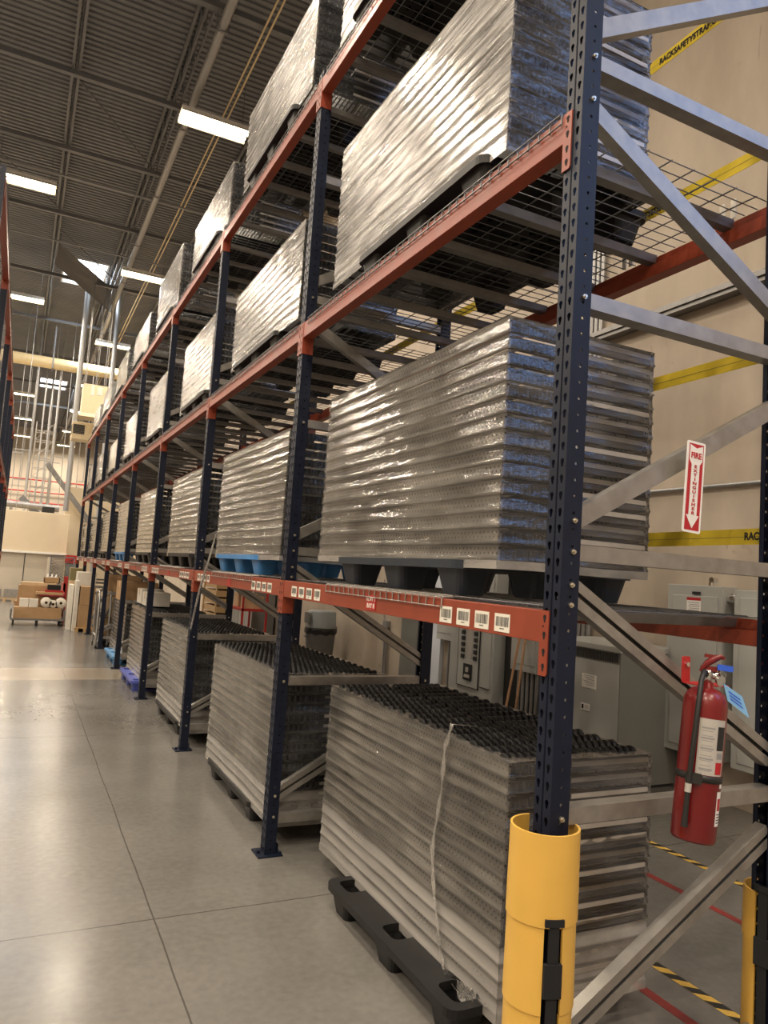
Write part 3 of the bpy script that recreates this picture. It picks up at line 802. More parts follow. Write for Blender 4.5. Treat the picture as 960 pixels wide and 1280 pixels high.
# ------------------------------------------------------------------ loose film
def rope(pts, r, name, label):
    P = [Vector(p_) for p_ in pts]; C_ = []
    for a in range(len(P)-1):
        for q in range(8): C_.append(P[a].lerp(P[a+1], q/8)+Vector((0, random.uniform(-1, 1)*.002, 0)))
    C_.append(P[-1]); k = MB(); vs = []; m_ = 5
    for j, c in enumerate(C_):
        w_ = r*(.7+.5*abs(math.sin(j*.55))); tw = .5*math.sin(j*.31)
        for q in range(m_):
            u = (q-(m_-1)/2)/((m_-1)/2)*w_
            vs.append((c.x-.004+.35*u*math.sin(tw)+.003*math.sin(q*2.4+j), c.y+u*math.cos(tw), c.z))
    k.add(vs, [(j*m_+q, j*m_+q+1, (j+1)*m_+q+1, (j+1)*m_+q) for j in range(len(C_)-1) for q in range(m_-1)], 0, True)
    # crumpled end
    e = C_[-1]; e0 = C_[-12]
    for b in range(7):
        f = e0.lerp(e, b/6); vs = []
        for q in range(9):
            t = q/8*2.6+b; vs += [(f.x-.006-.014*math.sin(t*2.1), f.y+.045*math.cos(t)-.01*b, f.z+.030*math.sin(t)), (f.x-.012-.012*math.sin(t*1.7), f.y+.052*math.cos(t+.3)-.01*b, f.z+.018+.034*math.sin(t+.2))]
        k.add(vs, [(2*q, 2*q+1, 2*q+3, 2*q+2) for q in range(8)], 0, True)
    return tag(k.obj(name, 'film_rope', recalc=False), label, 'film strip')
fx = .222
rope([at(597, 908, z=1.052), at(566, 905, x=fx), at(557, 935, x=fx), at(553, 985, x=fx), at(541, 1060, x=fx), at(543, 1110, x=fx), at(550, 1180, x=fx), at(556, 1215, x=fx), at(572, 1238, x=fx-.01), at(590, 1250, x=fx-.01)], .011, 'twisted_film_strip',
     'twisted white film strip hanging down the nearest floor stack')
k = MB(); base = [at(270, 668, x=.0), at(262, 695, x=-.02), at(252, 728, x=-.035), at(245, 760, x=-.03), at(238, 790, x=-.03)]
wid = (.006, .016, .010, .006, .010); vs = []; fs = []
for j, (c, w_) in enumerate(zip(base, wid)):
    for s in range(5):
        vs.append((c.x+.012*math.sin(s*2+j), c.y+w_*(s-2), c.z+.02*math.sin(s*1.3+j)))
for j in range(4):
    for s in range(4): fs.append((j*5+s, j*5+s+1, j*5+s+6, j*5+s+5))
o = k.add(vs, fs, 0, True).obj('loose_film_tail', 'film_rope'); o.modifiers.new('t', 'SOLIDIFY').thickness = .002
o.modifiers.new('s', 'SUBSURF').levels = 1
tag(o, 'torn film tail dangling over the red beam from the second stack', 'film strip')

# ------------------------------------------------------------------ yellow column guards
def guard(x, y, ang, label, hs=1.):
    r = empty('column_guard', (x, y, 0)); r.rotation_euler.z = ang
    R = .098
    def shell(z0, z1, r0, r1, gap):
        k = MB(); n = 36; vs = []
        for z, ra in ((z0, r0), (z1, r1), (z1, r1-.007), (z0, r0-.007)):
            for j in range(n+1):
                t = gap/2+(2*PI-gap)*j/n; vs.append((ra*math.cos(t), ra*math.sin(t), z))
        m_ = n+1; fs = []
        for a in range(4):
            c = (a+1) % 4
            for j in range(n): fs.append((a*m_+j, a*m_+j+1, c*m_+j+1, c*m_+j))
        fs += [(0, m_, 2*m_, 3*m_), (n, 3*m_+n, 2*m_+n, m_+n)]
        k.add(vs, fs, 0, True); return k
    for z0, z1, ra in ((.002, .50, R), (.50, .745, R+.002), (.735, .985, R+.004)):
        if z0 > hs: continue
        z1 = min(z1, hs+.07) if hs < .9 else z1
        o = shell(z0, z1, ra+.002, ra, .55 if z1 < .9 else .30).obj('shell', 'yellow_plastic', r)
        if z1 > .9: o.rotation_euler.z = PI
        o.modifiers.new('es', 'EDGE_SPLIT').split_angle = .9
    s = MB()
    zt_ = min(hs+.1, .76)
    for z in (.16, .595 if hs > .9 else .48):
        s.box(R-.004, R+.010, -.026, .026, z-.045, z+.045)
    s.box(R-.002, R+.006, -.015, .015, 0.01, zt_); s.box(R-.004, R+.009, -.028, .028, zt_-.02, zt_)
    s.obj('hook_strap', 'velcro', r)
    return tag(r, label, 'column guard')
guard(.015, .038, math.radians(-108), 'yellow plastic guard round the foot of the near front post')
guard(1.06, .040, math.radians(-165), 'shorter yellow plastic guard at the rear post under the fire extinguisher', .6)
# ------------------------------------------------------------------ fire extinguisher, bracket and sign
ex = empty('fire_extinguisher', (.452, -.118, .955)); ex.rotation_euler = (Matrix.Rotation(math.radians(5.5), 3, 'Y') @ Matrix.Rotation(math.radians(-45), 3, 'Z')).to_euler()
ex.scale = (.78, .78, 1)
R = .083
k = MB().lathe([(.0, .004), (.070, .004), (.078, .0), (R, .008), (R, .395), (R*.97, .418), (R*.85, .436), (R*.6, .449), (.026, .455), (.024, .470), (0, .470)], n=40)
k.obj('cylinder_body', 'red_gloss', ex)
k = MB(); n = 14; a0, a1 = math.radians(-105), math.radians(-28)      # grey instruction label wrapped round the body
def wrap(k, a0, a1, z0, z1, r, mi, n=14):
    vs = []
    for z in (z0, z1):
        for j in range(n+1):
            t = a0+(a1-a0)*j/n; vs.append((r*math.cos(t), r*math.sin(t), z))
    k.add(vs, [(j, j+1, n+2+j, n+1+j) for j in range(n)], mi, True)
wrap(k, a0, a1, .20, .365, R+.0006, 0)
for zi in range(5): wrap(k, a0+.12, a0+.72, .335-zi*.030, .340-zi*.030, R+.0010, 1, 6)
for zi in range(9): wrap(k, a0+.14, a0+.64, .328-zi*.0145, .330-zi*.0145, R+.0010, 1, 6)
wrap(k, a1-.48, a1-.03, .275, .345, R+.0010, 2, 6); wrap(k, a1-.46, a1-.06, .205, .240, R+.0010, 3, 6); wrap(k, a1-.44, a1-.08, .250, .268, R+.0010, 1, 6)
k.obj('instruction_label', ['label_grey', 'grey_ink', 'ink', 'red_ink'], ex, recalc=False)
k = MB(); wrap(k, math.radians(-38), math.radians(-8), .055, .155, R+.0006, 0); wrap(k, math.radians(-34), math.radians(-16), .10, .135, R+.0010, 1, 4)
for zi in range(4): wrap(k, math.radians(-34), math.radians(-14), .064+zi*.008, .067+zi*.008, R+.0010, 2, 4)
wrap(k, math.radians(-30), math.radians(-12), .165, .185, R+.0006, 0, 4)
k.obj('side_sticker', ['white_plate', 'red_ink', 'ink'], ex, recalc=False)
k = MB().lathe([(R+.0005, .178), (R+.003, .178), (R+.003, .198), (R+.0005, .198)], n=36); k.rbox(-.055, .005, -R-.018, -R+.004, .172, .202, .006, 'y')
k.obj('hold_band', 'hose', ex)
k = MB().lathe([(0, .465), (.017, .465), (.017, .480), (.022, .484), (.022, .505), (.015, .512), (0, .512)], n=16)
k.tube((0, 0, .494), (.045, -.012, .492), .012, 10); k.tube((.040, -.016, .485), (.046, -.034, .480), .017, 12)
k.obj('valve', 'chrome', ex)
k = MB(); k.path([(-.030, -.012, .500), (-.012, -.016, .525), (.018, -.02, .545), (.045, -.022, .556)], [.007, .011, .012, .006], 6)
k.rbox(-.030, .040, -.018, .012, .505, .520, .004, 'y'); k.rbox(-.02, .055, -.012, .008, .545, .556, .004, 'y')
k.obj('handle', 'red_gloss', ex)
k = MB().rbox(.028, .085, -.040, -.020, .512, .530, .005, 'y'); k.lathe([(.016, -.001), (.018, .0), (.016, .001)], lambda x, y, z: (.045+x, -.030+z, .500+y), 14, 1)
k.obj('pull_tag', ['seal_blue', 'chrome'], ex)
k = MB(); q4 = [(.055, -.03, .475), (.125, -.035, .445), (.155, -.04, .385), (.075, -.03, .425)]
k.add(q4+[(x, y-.0015, z) for x, y, z in q4], [(0, 1, 2, 3), (7, 6, 5, 4), (0, 4, 5, 1), (1, 5, 6, 2), (2, 6, 7, 3), (3, 7, 4, 0)], 0)
for t in (.25, .45, .65):
    a_ = Vector(q4[0]).lerp(Vector(q4[3]), t); b_ = Vector(q4[1]).lerp(Vector(q4[2]), t); off = Vector((0, -.0022, 0))
    p1, p2 = a_.lerp(b_, .2)+off, a_.lerp(b_, .8)+off; k.add([p1, p2, p2+Vector((.002, 0, -.005)), p1+Vector((.002, 0, -.005))], [(0, 1, 2, 3)], 1)
k.obj('inspection_tag', ['tag_blue', 'seal_blue'], ex, recalc=False)
k = MB().path([(-.008, -.022, .495), (-.020, -.042, .500), (-.028, -.062, .470), (-.032, -.088, .42), (-.036, -.096, .33), (-.040, -.098, .24), (-.042, -.098, .17)], .0105, 10)
k.obj('hose', 'hose', ex)
k = MB().path([(-.042, -.098, .17), (-.042, -.098, .145)], .0125, 10, 1); k.path([(-.042, -.098, .145), (-.043, -.098, .08), (-.043, -.098, .045)], [.010, .011, .013], 10, 0)
k.obj('nozzle', ['hose', 'label_grey'], ex)
tag(ex, 'red fire extinguisher hanging on the diagonal rack brace', 'fire extinguisher')
k = MB(); c = at(858, 838, y=-.018)
k.rbox(c.x-.017, c.x+.017, -.018, -.013, c.z-.038, c.z+.045, .005, 'y')
k.box(c.x-.012, c.x+.10, -.10, -.013, c.z-.040, c.z-.036); k.tube((c.x+.0, -.018, c.z+.02), (c.x, -.026, c.z+.02), .008, 6, 1)
tag(k.obj('hanging_bracket', ['red_paint', 'chrome']), 'red hanging bracket bolted to the diagonal brace above the extinguisher', 'bracket')

sg = empty('wall_sign', (.520, -.024, 2.045)); sg.rotation_euler = (0, math.radians(3.0), 0); sg.name = 'extinguisher_sign'
W_, H_ = .084, .305
MB().rbox(-W_/2, W_/2, -.0015, .0015, -H_/2, H_/2, .006, 'y').obj('plate', 'white_plate', sg)
k = MB(); a, c = W_/2-.008, H_/2-.008
k.add([(-a, -.0018, -c), (a, -.0018, -c), (a, -.0018, c), (-a, -.0018, c)], [(0, 1, 2, 3)], 0)
# white arrow: swallow-tail head block, shaft, arrow point
hb, hw, sh = .045, a-.004, .019
ar = [(0, c-.014), (hw, c-.004), (hw, c-.055), (sh, c-.070), (sh, -c+.050), (hw, -c+.050), (0, -c+.006), (-hw, -c+.050), (-sh, -c+.050), (-sh, c-.070), (-hw, c-.055), (-hw, c-.004)]
vs, fs = holed(ar, [])
k.add([(x, -.0022, z) for x, z in vs], fs, 1)
k.obj('arrow_graphic', ['red_ink', 'white_plate'], sg, recalc=False)
t = link('lettering', text_mesh('FIRE', .027, 'red_ink', bold=.03), sg, (0, -.0026, c-.040)); t.rotation_euler = (PI/2, 0, 0)
t = link('lettering', text_mesh('\n'.join('EXTINGUISHER'), .0140, 'red_ink', space=1.01, bold=.03), sg, (0, -.0026, -.010)); t.rotation_euler = (PI/2, 0, 0); t.scale.x = 1.75
tag(sg, 'white and red FIRE EXTINGUISHER arrow sign on the diagonal rack brace', 'sign')

# ------------------------------------------------------------------ yellow safety straps across the back of the rack
def strap(z, txts, nth, wd=.062, dz=0.):
    X = RD+.004
    r = empty('safety_strap', (0, 0, z))
    n = 64; vs = []
    k = MB(); y0, y1 = -.01, NB*B+.08
    for j in range(n+1):
        y = y0+(y1-y0)*j/n; sag = -.012*math.sin(PI*((y/B) % 1.0))+dz*y
        vs += [(X, y, sag-wd/2), (X, y, sag+wd/2), (X+.002, y, sag+wd/2), (X+.002, y, sag-wd/2)]
    fs = []
    for j in range(n):
        for a in range(4): fs.append((j*4+a, j*4+(a+1) % 4, j*4+4+(a+1) % 4, j*4+4+a))
    k.add(vs, fs).obj('webbing', 'strap_yellow', r)
    k = MB()
    for j in range(n):
        k.add([(X-.0006, y0+(y1-y0)*(j+u)/n, -.012*math.sin(PI*(((y0+(y1-y0)*(j+u)/n)/B) % 1.0))+w_) for u, w_ in ((0, -.002), (1, -.002), (1, .0), (0, .0))], [(0, 1, 2, 3)])
    k.obj('stitch_line', 'olive', r, recalc=False)
    for body, y, al in txts:
        sag = -.012*math.sin(PI*((y/B) % 1.0))
        t = link('lettering', text_mesh(body, .041, 'ink', al, bold=.03), r, (X-.0014, y, sag)); t.rotation_euler = (PI/2, 0, -PI/2); t.scale.x = .8
    return tag(r, 'yellow safety strap behind the rack, %s' % nth, 'safety strap', 'yellow safety straps')
s = 'RACKSAFETYSTRAP.COM'
strap(4.22, [(s, .715, 'LEFT'), (s, 2.1, 'LEFT'), (s, 3.6, 'LEFT')], 'highest in the end bay')
strap(3.48, [(s, .78+.15, 'LEFT'), (s, 2.2, 'LEFT')], 'second from the top')
strap(2.64, [(s, .66+.45, 'LEFT'), (s, 2.3, 'LEFT')], 'third from the top')
strap(1.93, [('RACKS', .195, 'LEFT'), (s, 1.35, 'LEFT')], 'lowest, behind the arrow sign')

# ------------------------------------------------------------------ floor tapes behind the rack
def hazard(x, y0, y1, w_, label):
    k = MB(); p_ = .115; n = int((y1-y0)/p_)
    k.box(x, x+w_, y0, y1, .0005, .0012, 0)
    for j in range(n):
        y = y0+j*p_; a = w_*1.0
        k.add([(x, y, .0016), (x+w_, y-a*.9, .0016), (x+w_, y-a*.9+p_*.5, .0016), (x, y+p_*.5, .0016)], [(0, 1, 2, 3)], 1)
    tag(k.obj('hazard_tape', ['tape_yellow', 'tape_black'], recalc=False), label, 'floor tape', 'floor tapes behind the rack')
hazard(2.53, -1.5, 9.0, .055, 'yellow and black striped floor tape near the grey transformer')
hazard(1.29, -1.5, 9.0, .055, 'yellow and black striped floor tape close behind the rack')
for x, l in ((2.08, 'red floor tape between the two striped tapes'), (1.08, 'red floor tape right behind the rack posts'), (.60, 'worn red floor tape patch under the second bay')):
    k = MB().box(x, x+.05, (-1.5 if x > 1 else 2.7), (9.0 if x > 1 else 3.3), .0004, .0012)
    tag(k.obj('red_tape', 'tape_red'), l, 'floor tape', 'floor tapes behind the rack')

# ------------------------------------------------------------------ electrical gear on the concrete wall
tr = empty('transformer_cabinet', (3.2, 2.99, 0))
X1, Y1, Z1 = WX-.02-3.2, 1.02, 1.15
MB().box(0, X1, 0, Y1, .03, Z1).obj('body', 'cab_dark', tr, bev=.004)
MB().box(-.004, .0, .012, Y1-.012, .06, Z1-.10).obj('front_cover', 'cab_grey', tr)
MB().box(-.02, X1, -.015, Y1+.02, Z1, Z1+.05).obj('top_lid', 'cab_grey', tr, bev=.006)
k = MB()
for j in range(46): k.box(-.006, .003, .03+j*.021, .038+j*.021, Z1-.085, Z1-.012)
k.obj('vent_louvre', 'gap_dark', tr)
k = MB().box(-.007, -.004, .28, .46, .80, .92, 0)
for j in range(6): k.box(-.0078, -.007, .30, .44-.02*(j % 3), .905-j*.016, .910-j*.016, 1)
k.obj('rating_label', ['white_plate', 'grey_ink'], tr)
k = MB().box(-.007, -.004, .35, .46, .60, .66, 0).box(-.0078, -.007, .425, .450, .61, .65, 1)
for j in range(3): k.box(-.0078, -.007, .36, .41, .615+j*.012, .619+j*.012, 2)
k.obj('warning_label', ['white_plate', 'ink', 'grey_ink'], tr)
MB().box(.02, X1-.02, .02, Y1-.02, 0, .03).obj('plinth', 'gap_dark', tr)
tag(tr, 'grey floor-standing transformer cabinet behind the near rack post', 'transformer')

dp = empty('disconnect_panel', (3.74, 2.44, .35))
MB().box(0, .179, 0, .56, 0, 1.42).obj('enclosure', 'cab_grey', dp, bev=.004)
MB().box(-.010, 0, .04, .50, .06, 1.33).obj('door', 'cab_grey', dp, bev=.003)
k = MB().box(-.014, -.010, .205, .29, 1.34, 1.365).box(-.03, -.010, .46, .49, .56, .70); k.obj('latch', 'ink', dp)
k = MB().box(-.0115, -.010, .20, .345, 1.145, 1.315, 0); k.box(-.0122, -.0115, .20, .345, 1.290, 1.315, 1)
for j in range(7): k.box(-.0122, -.0115, .215, .33-.012*(j % 2), 1.268-j*.016, 1.273-j*.016, 2)
k.obj('warning_sign', ['white_plate', 'red_ink', 'grey_ink'], dp)
sg2 = MB().box(-.0115, -.010, .19, .36, .985, 1.135, 0).box(-.0122, -.0115, .20, .35, .99, 1.02, 1)
for j in range(2): sg2.box(-.0122, -.0115, .27, .345, 1.105-j*.014, 1.111-j*.014, 2)
sgo = sg2.obj('phase_sign', ['white_plate', 'red_ink', 'grey_ink'], dp)
t = link('lettering', text_mesh('A', .09, 'red_ink'), sgo, (-.0125, .228, 1.065)); t.rotation_euler = (PI/2, 0, -PI/2)
tag(dp, 'tall grey electrical panel with red and white warning signs on the wall', 'electrical panel')
c2 = empty('meter_cabinet', (3.72, 1.75, .35))
MB().box(0, .199, 0, .56, 0, 1.40).obj('enclosure', 'cab_grey', c2, bev=.004)
MB().box(-.008, 0, .03, .50, .05, 1.34).obj('door', 'cab_grey', c2, bev=.003)
tag(c2, 'grey electrical cabinet beside the rear rack post', 'electrical panel')
k = MB().tube((3.82, 2.309, 1.68), (3.82, 2.441, 1.68), .040, 12); k.tube((3.82, 2.36, 1.68), (3.82, 2.39, 1.68), .048, 12)
tag(k.obj('conduit_nipple', 'chrome'), 'shiny conduit coupling joining the two wall cabinets', 'conduit')
k = MB().tube((3.80, 2.60, 1.771), (3.80, 2.60, 1.80), .022, 8).tube((3.80, 2.60, 1.82), (3.86, 2.60, 1.82), .026, 10)
tag(k.obj('conduit_fitting', 'chrome'), 'small round fitting on top of the panel with warning signs', 'conduit')

bpn = empty('breaker_panel', (3.72, 5.57, .10))
MB().box(0, .19, 0, .98, 0, 1.72).obj('enclosure', 'cab_grey', bpn, bev=.004)
MB().box(-.012, 0, .05, .24, .30, 1.62).obj('wing_cover', 'cab_grey', bpn, bev=.003)
MB().box(-.016, 0, .29, .76, .26, 1.60).obj('dead_front', 'cab_grey', bpn, bev=.003)
k = MB()
for (a, c_, z0, z1) in ((.284, .292, .26, 1.6), (.756, .764, .26, 1.6), (.28, .77, .252, .262), (.05, .24, .292, .302)): k.box(-.0168, 0, a, c_, z0, z1)
k.obj('door_seam', 'gap_dark', bpn)
for j in range(12):
    for yy_ in (.36, .64): MB().box(-.030, -.016, yy_-.035, yy_+.035, .60+j*.075, .648+j*.075).obj('breaker', 'ink', bpn)
k = MB().box(-.030, -.016, .42, .60, .34, .54, 0)
k.box(-.036, -.030, .45, .57, .37, .41, 1).box(-.036, -.030, .48, .54, .44, .50, 1)
k.obj('main_switch', ['ink', 'label_grey'], bpn)
k = MB().box(-.018, -.016, .44, .58, .62, 1.40); k.obj('directory_card', 'label_grey', bpn)
tag(bpn, 'open-faced grey breaker panel with black breakers on the wall', 'breaker panel')
k = empty('junction_box', (3.78, 6.60, .86)); MB().box(0, .13, 0, .42, 0, .62).obj('body', 'cab_grey', k, bev=.004); MB().box(-.006, 0, .02, .40, .09, .60).obj('cover', 'cab_grey', k, bev=.003)
tag(k, 'small grey junction box left of the breaker panel', 'junction box')
for i, y in enumerate((6.70, 6.78)):
    tag(MB().tube((3.85, y, .0), (3.85, y, .86), .022, 8).obj('riser_conduit', 'pipe_grey'), 'grey conduit under the small junction box, %s one' % ('nearer', 'farther')[i], 'conduit', 'conduits under the boxes')
k = empty('splice_box', (3.74, 4.80, .70)); MB().box(0, .17, 0, .46, 0, .80).obj('body', 'cab_grey', k, bev=.004); MB().box(-.006, 0, .02, .44, .08, .78).obj('cover', 'cab_grey', k, bev=.003)
tag(k, 'grey splice box right of the breaker panel above five conduits', 'junction box')
for i in range(5):
    y = 4.86+i*.082
    tag(MB().tube((3.82, y, .0), (3.82, y, .70), .024, 8).obj('riser_conduit', 'pipe_grey'), 'grey conduit under the splice box, %s from the rack end' % ORD[i], 'conduit', 'conduits under the boxes')
k = MB().box(3.88, WX-.002, 4.75, 5.56, 0, 1.75); tag(k.obj('backing_board', 'gap_dark'), 'dark backing board behind the splice box and leaning poles', 'board')
for i, (a, c_) in enumerate((((651, 790), (634, 876)), ((657, 795), (646, 876)))):
    p0 = at(*a, x=3.70); p1 = at(*c_, x=3.55); d = p1-p0; p1 = p0+d*((p0.z-.004)/(p0.z-p1.z)); p0 = p0-d*.6
    tag(MB().tube(p0, p1, .014, 8).obj('wooden_pole', 'wood_pole'), 'brown wooden pole leaning in front of the dark board, %s one' % ('left', 'right')[i], 'pole', 'leaning wooden poles')
for i, y in enumerate((4.15, 4.22, 4.29)):
    tag(MB().tube((3.88, y, 1.05), (3.88, y, ZC-.1), .024, 8).obj('wall_conduit', 'pipe_grey'), 'vertical grey conduit on the wall above the transformer, %s of three' % ORD[i], 'conduit', 'wall conduits')
tag(MB().tube((3.89, 2.20, 1.78), (3.89, 2.20, ZC-.1), .020, 8).obj('wall_conduit', 'pipe_grey'), 'vertical conduit rising from the wall cabinet beside the rear post', 'conduit', 'wall conduits')
k = MB().tube((3.895, 2.22, 2.64), (3.895, 7.0, 2.64), .016, 8)
tag(k.obj('wall_conduit', 'silver_col'), 'thin horizontal conduit on the wall behind the arrow sign', 'conduit', 'wall conduits')
k = MB().box(3.80, 3.918, -1.5, 12, 4.30, 4.40); k.box(3.78, 3.80, -1.5, 12, 4.34, 4.36)
tag(k.obj('cable_tray', 'galv_dull'), 'grey cable trough along the wall behind the middle shelf', 'cable tray')
for i, (U, V) in enumerate(((905, 240), (919, 238), (783, 304), (791, 304))):
    c = at(U, V, x=RD-.02)
    tag(MB().box(RD-.03, RD-.024, c.y-.012, c.y+.012, Z[2]+.018, Z[2]+.10).obj('stop_tab', 'carton_white'), 'small white upright tab at the back of the middle shelf, %s from the right' % ORD[(1, 0, 3, 2)[i]], 'tab', 'white shelf tabs')
# white door leaf with reflected daylight put into its colour, and its grey frame on the wall
k = MB(); k.box(3.86, WX-.003, 7.04, 7.28, 0, 2.15)
o = k.obj('door_1', 'door_white'); struct(o, 'pale door leaf with painted-in daylight blue on the concrete wall')
k = MB(); k.box(3.84, WX-.002, 7.44, 8.16, 0, 2.2); o = k.obj('door_2', 'cab_dark'); struct(o, 'grey steel door beside the pale door leaf')
# trash can
c = at(400, 800, x=3.45); tc_ = empty('trash_can', (3.45, c.y, 0))
k = MB().lathe([(0, .0), (.215, .0), (.225, .02), (.265, .60), (.275, .61), (.275, .66), (.262, .66), (.25, .62)], n=28); k.box(-.29, -.26, -.06, .06, .50, .53)
k.obj('barrel', 'bin_grey', tc_)
k = MB().lathe([(.262, .56), (.288, .585), (.292, .64), (.280, .675), (.262, .672)], lambda x, y, z: (x, y, z+.012*math.sin(9*math.atan2(y, x))), 36); k.obj('bin_bag', 'bag_black', tc_)
k = MB().lathe([(.285, .672), (.287, .70), (.265, .72), (.255, .95), (.20, .975), (0, .985)], n=28); k.obj('lid', 'bin_lid', tc_)
MB().rbox(-.275, -.245, -.13, .13, .745, .935, .03, 'x').obj('flap_door', 'cab_dark', tc_)
tag(tc_, 'grey trash can with black bag and hooded lid by the wall', 'trash can')
k = MB().box(3.86, WX-.002, c.y-1.75, c.y-1.6, .85, .95); k.tube((3.88, c.y-1.66, 0), (3.88, c.y-1.66, .85), .018, 8); k.tube((3.88, c.y-1.72, 0), (3.88, c.y-1.72, .85), .018, 8); k.path([(3.89, c.y-1.62, .95), (3.89, c.y-1.55, 1.1), (3.89, c.y-1.58, 1.35), (3.89, c.y-1.5, 1.6)], .008, 6)
tag(k.obj('wall_outlet', 'pipe_grey'), 'outlet box with two conduits on the wall right of the trash can', 'outlet')
# things behind the rack further back
lk = empty('locker_cabinet', (3.35, 14.3, 0)); MB().box(0, .5, 0, 1.7, 0, 1.9).obj('carcass', 'cab_dark', lk, bev=.005)
for j in range(3): MB().box(-.015, 0, .03+j*.56, .55+j*.56, .06, 1.85).obj('door', 'cab_grey', lk, bev=.003)
tag(lk, 'grey steel locker cabinet seen behind the third bay', 'cabinet')
cr_ = empty('wooden_crate', (3.1, 16.6, 0))
for j in range(6): MB().box(0, .7, 0, 1.5, .05+j*.2, .20+j*.2).obj('slat_board', 'pine', cr_)
for y in (0.02, 1.40): MB().box(-.03, 0, y, y+.08, 0, 1.28).obj('corner_post', 'pine', cr_)
tag(cr_, 'tall pine slatted crate seen under the third bay beam', 'crate')
rs = empty('red_shelving', (2.7, 12.9, 0))
for x in (0, .5):
    for y in (0, 1.2): MB().box(x, x+.04, y, y+.04, 0, 1.5).obj('post', 'red_paint', rs)
for z in (.15, .75, 1.4): MB().box(0, .54, 0, 1.24, z, z+.05).obj('shelf', 'red_paint', rs)
tag(rs, 'small red shelving unit standing behind the rack', 'shelving')
for i, (x, y, z, s) in enumerate(((2.78, 13.0, .80, .32), (2.78, 13.5, .80, .36), (2.78, 13.1, 1.45, .26), (2.78, 13.55, 1.45, .22))):
    o = MB().box(x, x+.4, y, y+s, z+.001, z+s*.8).obj('cardboard_box', 'cardboard_pale', bev=.004)
    tag(o, 'cardboard box on the %s of the red shelving, %s one' % ('top' if z > 1 else 'middle shelf', ('nearer', 'farther')[i % 2]), 'box', 'boxes on the red shelving')

# ------------------------------------------------------------------ far bays, floor level
def carton(x0, x1, y0, y1, z0, z1, m, label, group=None, tape=True):
    r = empty('cardboard_box', ((x0+x1)/2, (y0+y1)/2, z0)); a, b_, h = (x1-x0)/2, (y1-y0)/2, z1-z0
    MB().box(-a, a, -b_, b_, .001, h).obj('carton', m, r, bev=.004)
    if tape: MB().box(-a-.001, a+.001, -.03, .03, h-.0005, h+.001).box(-a-.0015, -a, -.03, .03, h-.09, h).obj('packing_tape', 'cardboard_pale', r)
    return tag(r, label, 'box', group)
carton(.12, .42, 8.35, 8.75, 1.06, 1.24, 'carton_white', 'white carton on the fourth floor stack, nearer one', 'cartons on floor stacks')
carton(.12, .42, 8.85, 9.25, 1.06, 1.26, 'carton_white', 'white carton on the fourth floor stack, farther one', 'cartons on floor stacks')
carton(.05, .6, 10.4, 11.1, 1.0, 1.3, 'cardboard', 'brown carton on top of the fifth floor stack', 'cartons on floor stacks')
pallet('black_plastic', (.05, 12.75, .001), 'black pallet under brown cartons in the sixth bay')
z = .138
for j in range(3): carton(.10, .70, 12.9, 13.45, z+j*.40, z+j*.40+.39, 'cardboard' if j != 1 else 'cardboard_pale', 'brown carton in the sixth bay pile, %s from the floor' % ORD[j], 'cartons in the sixth bay')
# folded tubular trolleys
def trolley(x, y, label):
    r = empty('folding_trolley', (x, y, 0)); f = MB(); h, wd = 1.02, .62
    f.path([(0, 0, .06), (0, 0, h-.12), (.0, .05, h-.03), (.0, .12, h), (0, wd-.12, h), (0, wd-.05, h-.03), (0, wd, h-.12), (0, wd, .06)], .018, 8)
    f.tube((0, 0, .22), (0, wd, .22), .015, 8)
    f.obj('tube_frame', 'pipe_grey', r)
    MB().prism(circ(0, 0, 1, 24), -.012, .012, lambda a, c, t: (.02+t, wd/2+a*.24, .58+c*.34)).obj('panel', 'black_plastic', r)
    k_ = MB(); k_.tube((.03, .04, .10), (.20, wd-.1, .75), .014, 6); k_.tube((.03, wd-.04, .10), (.20, .1, .75), .014, 6); k_.obj('cross_leg', 'pipe_grey', r)
    for yy_ in (.0, wd): MB().tube((-.012, yy_, .035), (.012, yy_, .035), .035, 12).obj('wheel', 'rubber', r)
    tag(r, label, 'trolley', 'folded trolleys')
for j in range(4): trolley(-.04+j*.20, 12.65 if j == 0 else 12.70, 'folded grey tube trolley standing in the sixth bay, %s from the aisle' % ORD[j])
# cartons standing at the rack's front near its far end
y0 = 15.5
def pbox(u0, v0, u1, v1, y, d, m, label, name='cardboard_box', group=None, tape=True, floor=False):
    a = at(u0, v0, y=y); b_ = at(u1, v1, y=y)
    return carton(min(a.x, b_.x), max(a.x, b_.x), y, y+d, 0.001 if floor else min(a.z, b_.z), max(a.z, b_.z), m, label, group, tape)
sk = MB()
a = at(94, 786, y=y0); b_ = at(110, 790, y=y0)
for j in range(3): sk.box(a.x+j*.16, a.x+j*.16+.06, y0, y0+.9, 0, .08)
for j in range(5): sk.box(a.x-.02, a.x+.42, y0+j*.19, y0+j*.19+.13, .08, .10)
tag(sk.obj('wooden_skid', 'pine'), 'small pine skid under the cartons at the rack front', 'skid')
carton(a.x+.03, a.x+.34, y0+.05, y0+.75, .101, .58, 'cardboard', 'lower brown carton standing on the pine skid', 'cartons on the skid')
carton(a.x+.04, a.x+.34, y0+.05, y0+.7, .581, .98, 'cardboard', 'upper brown carton on the pine skid', 'cartons on the skid')
carton(a.x-.06, a.x+.015, y0+.1, y0+.6, .001, 1.10, 'carton_white', 'tall white carton standing left of the skid', 'cartons on the skid')
carton(a.x-.16, a.x-.075, y0+.4, y0+.9, .001, 1.0, 'carton_white', 'narrow cream carton behind the tall white one', 'cartons on the skid')
carton(a.x-.0, a.x+.40, y0+.78, y0+1.3, .101, 1.28, 'carton_white', 'white carton with red band behind the brown ones', 'cartons on the skid')
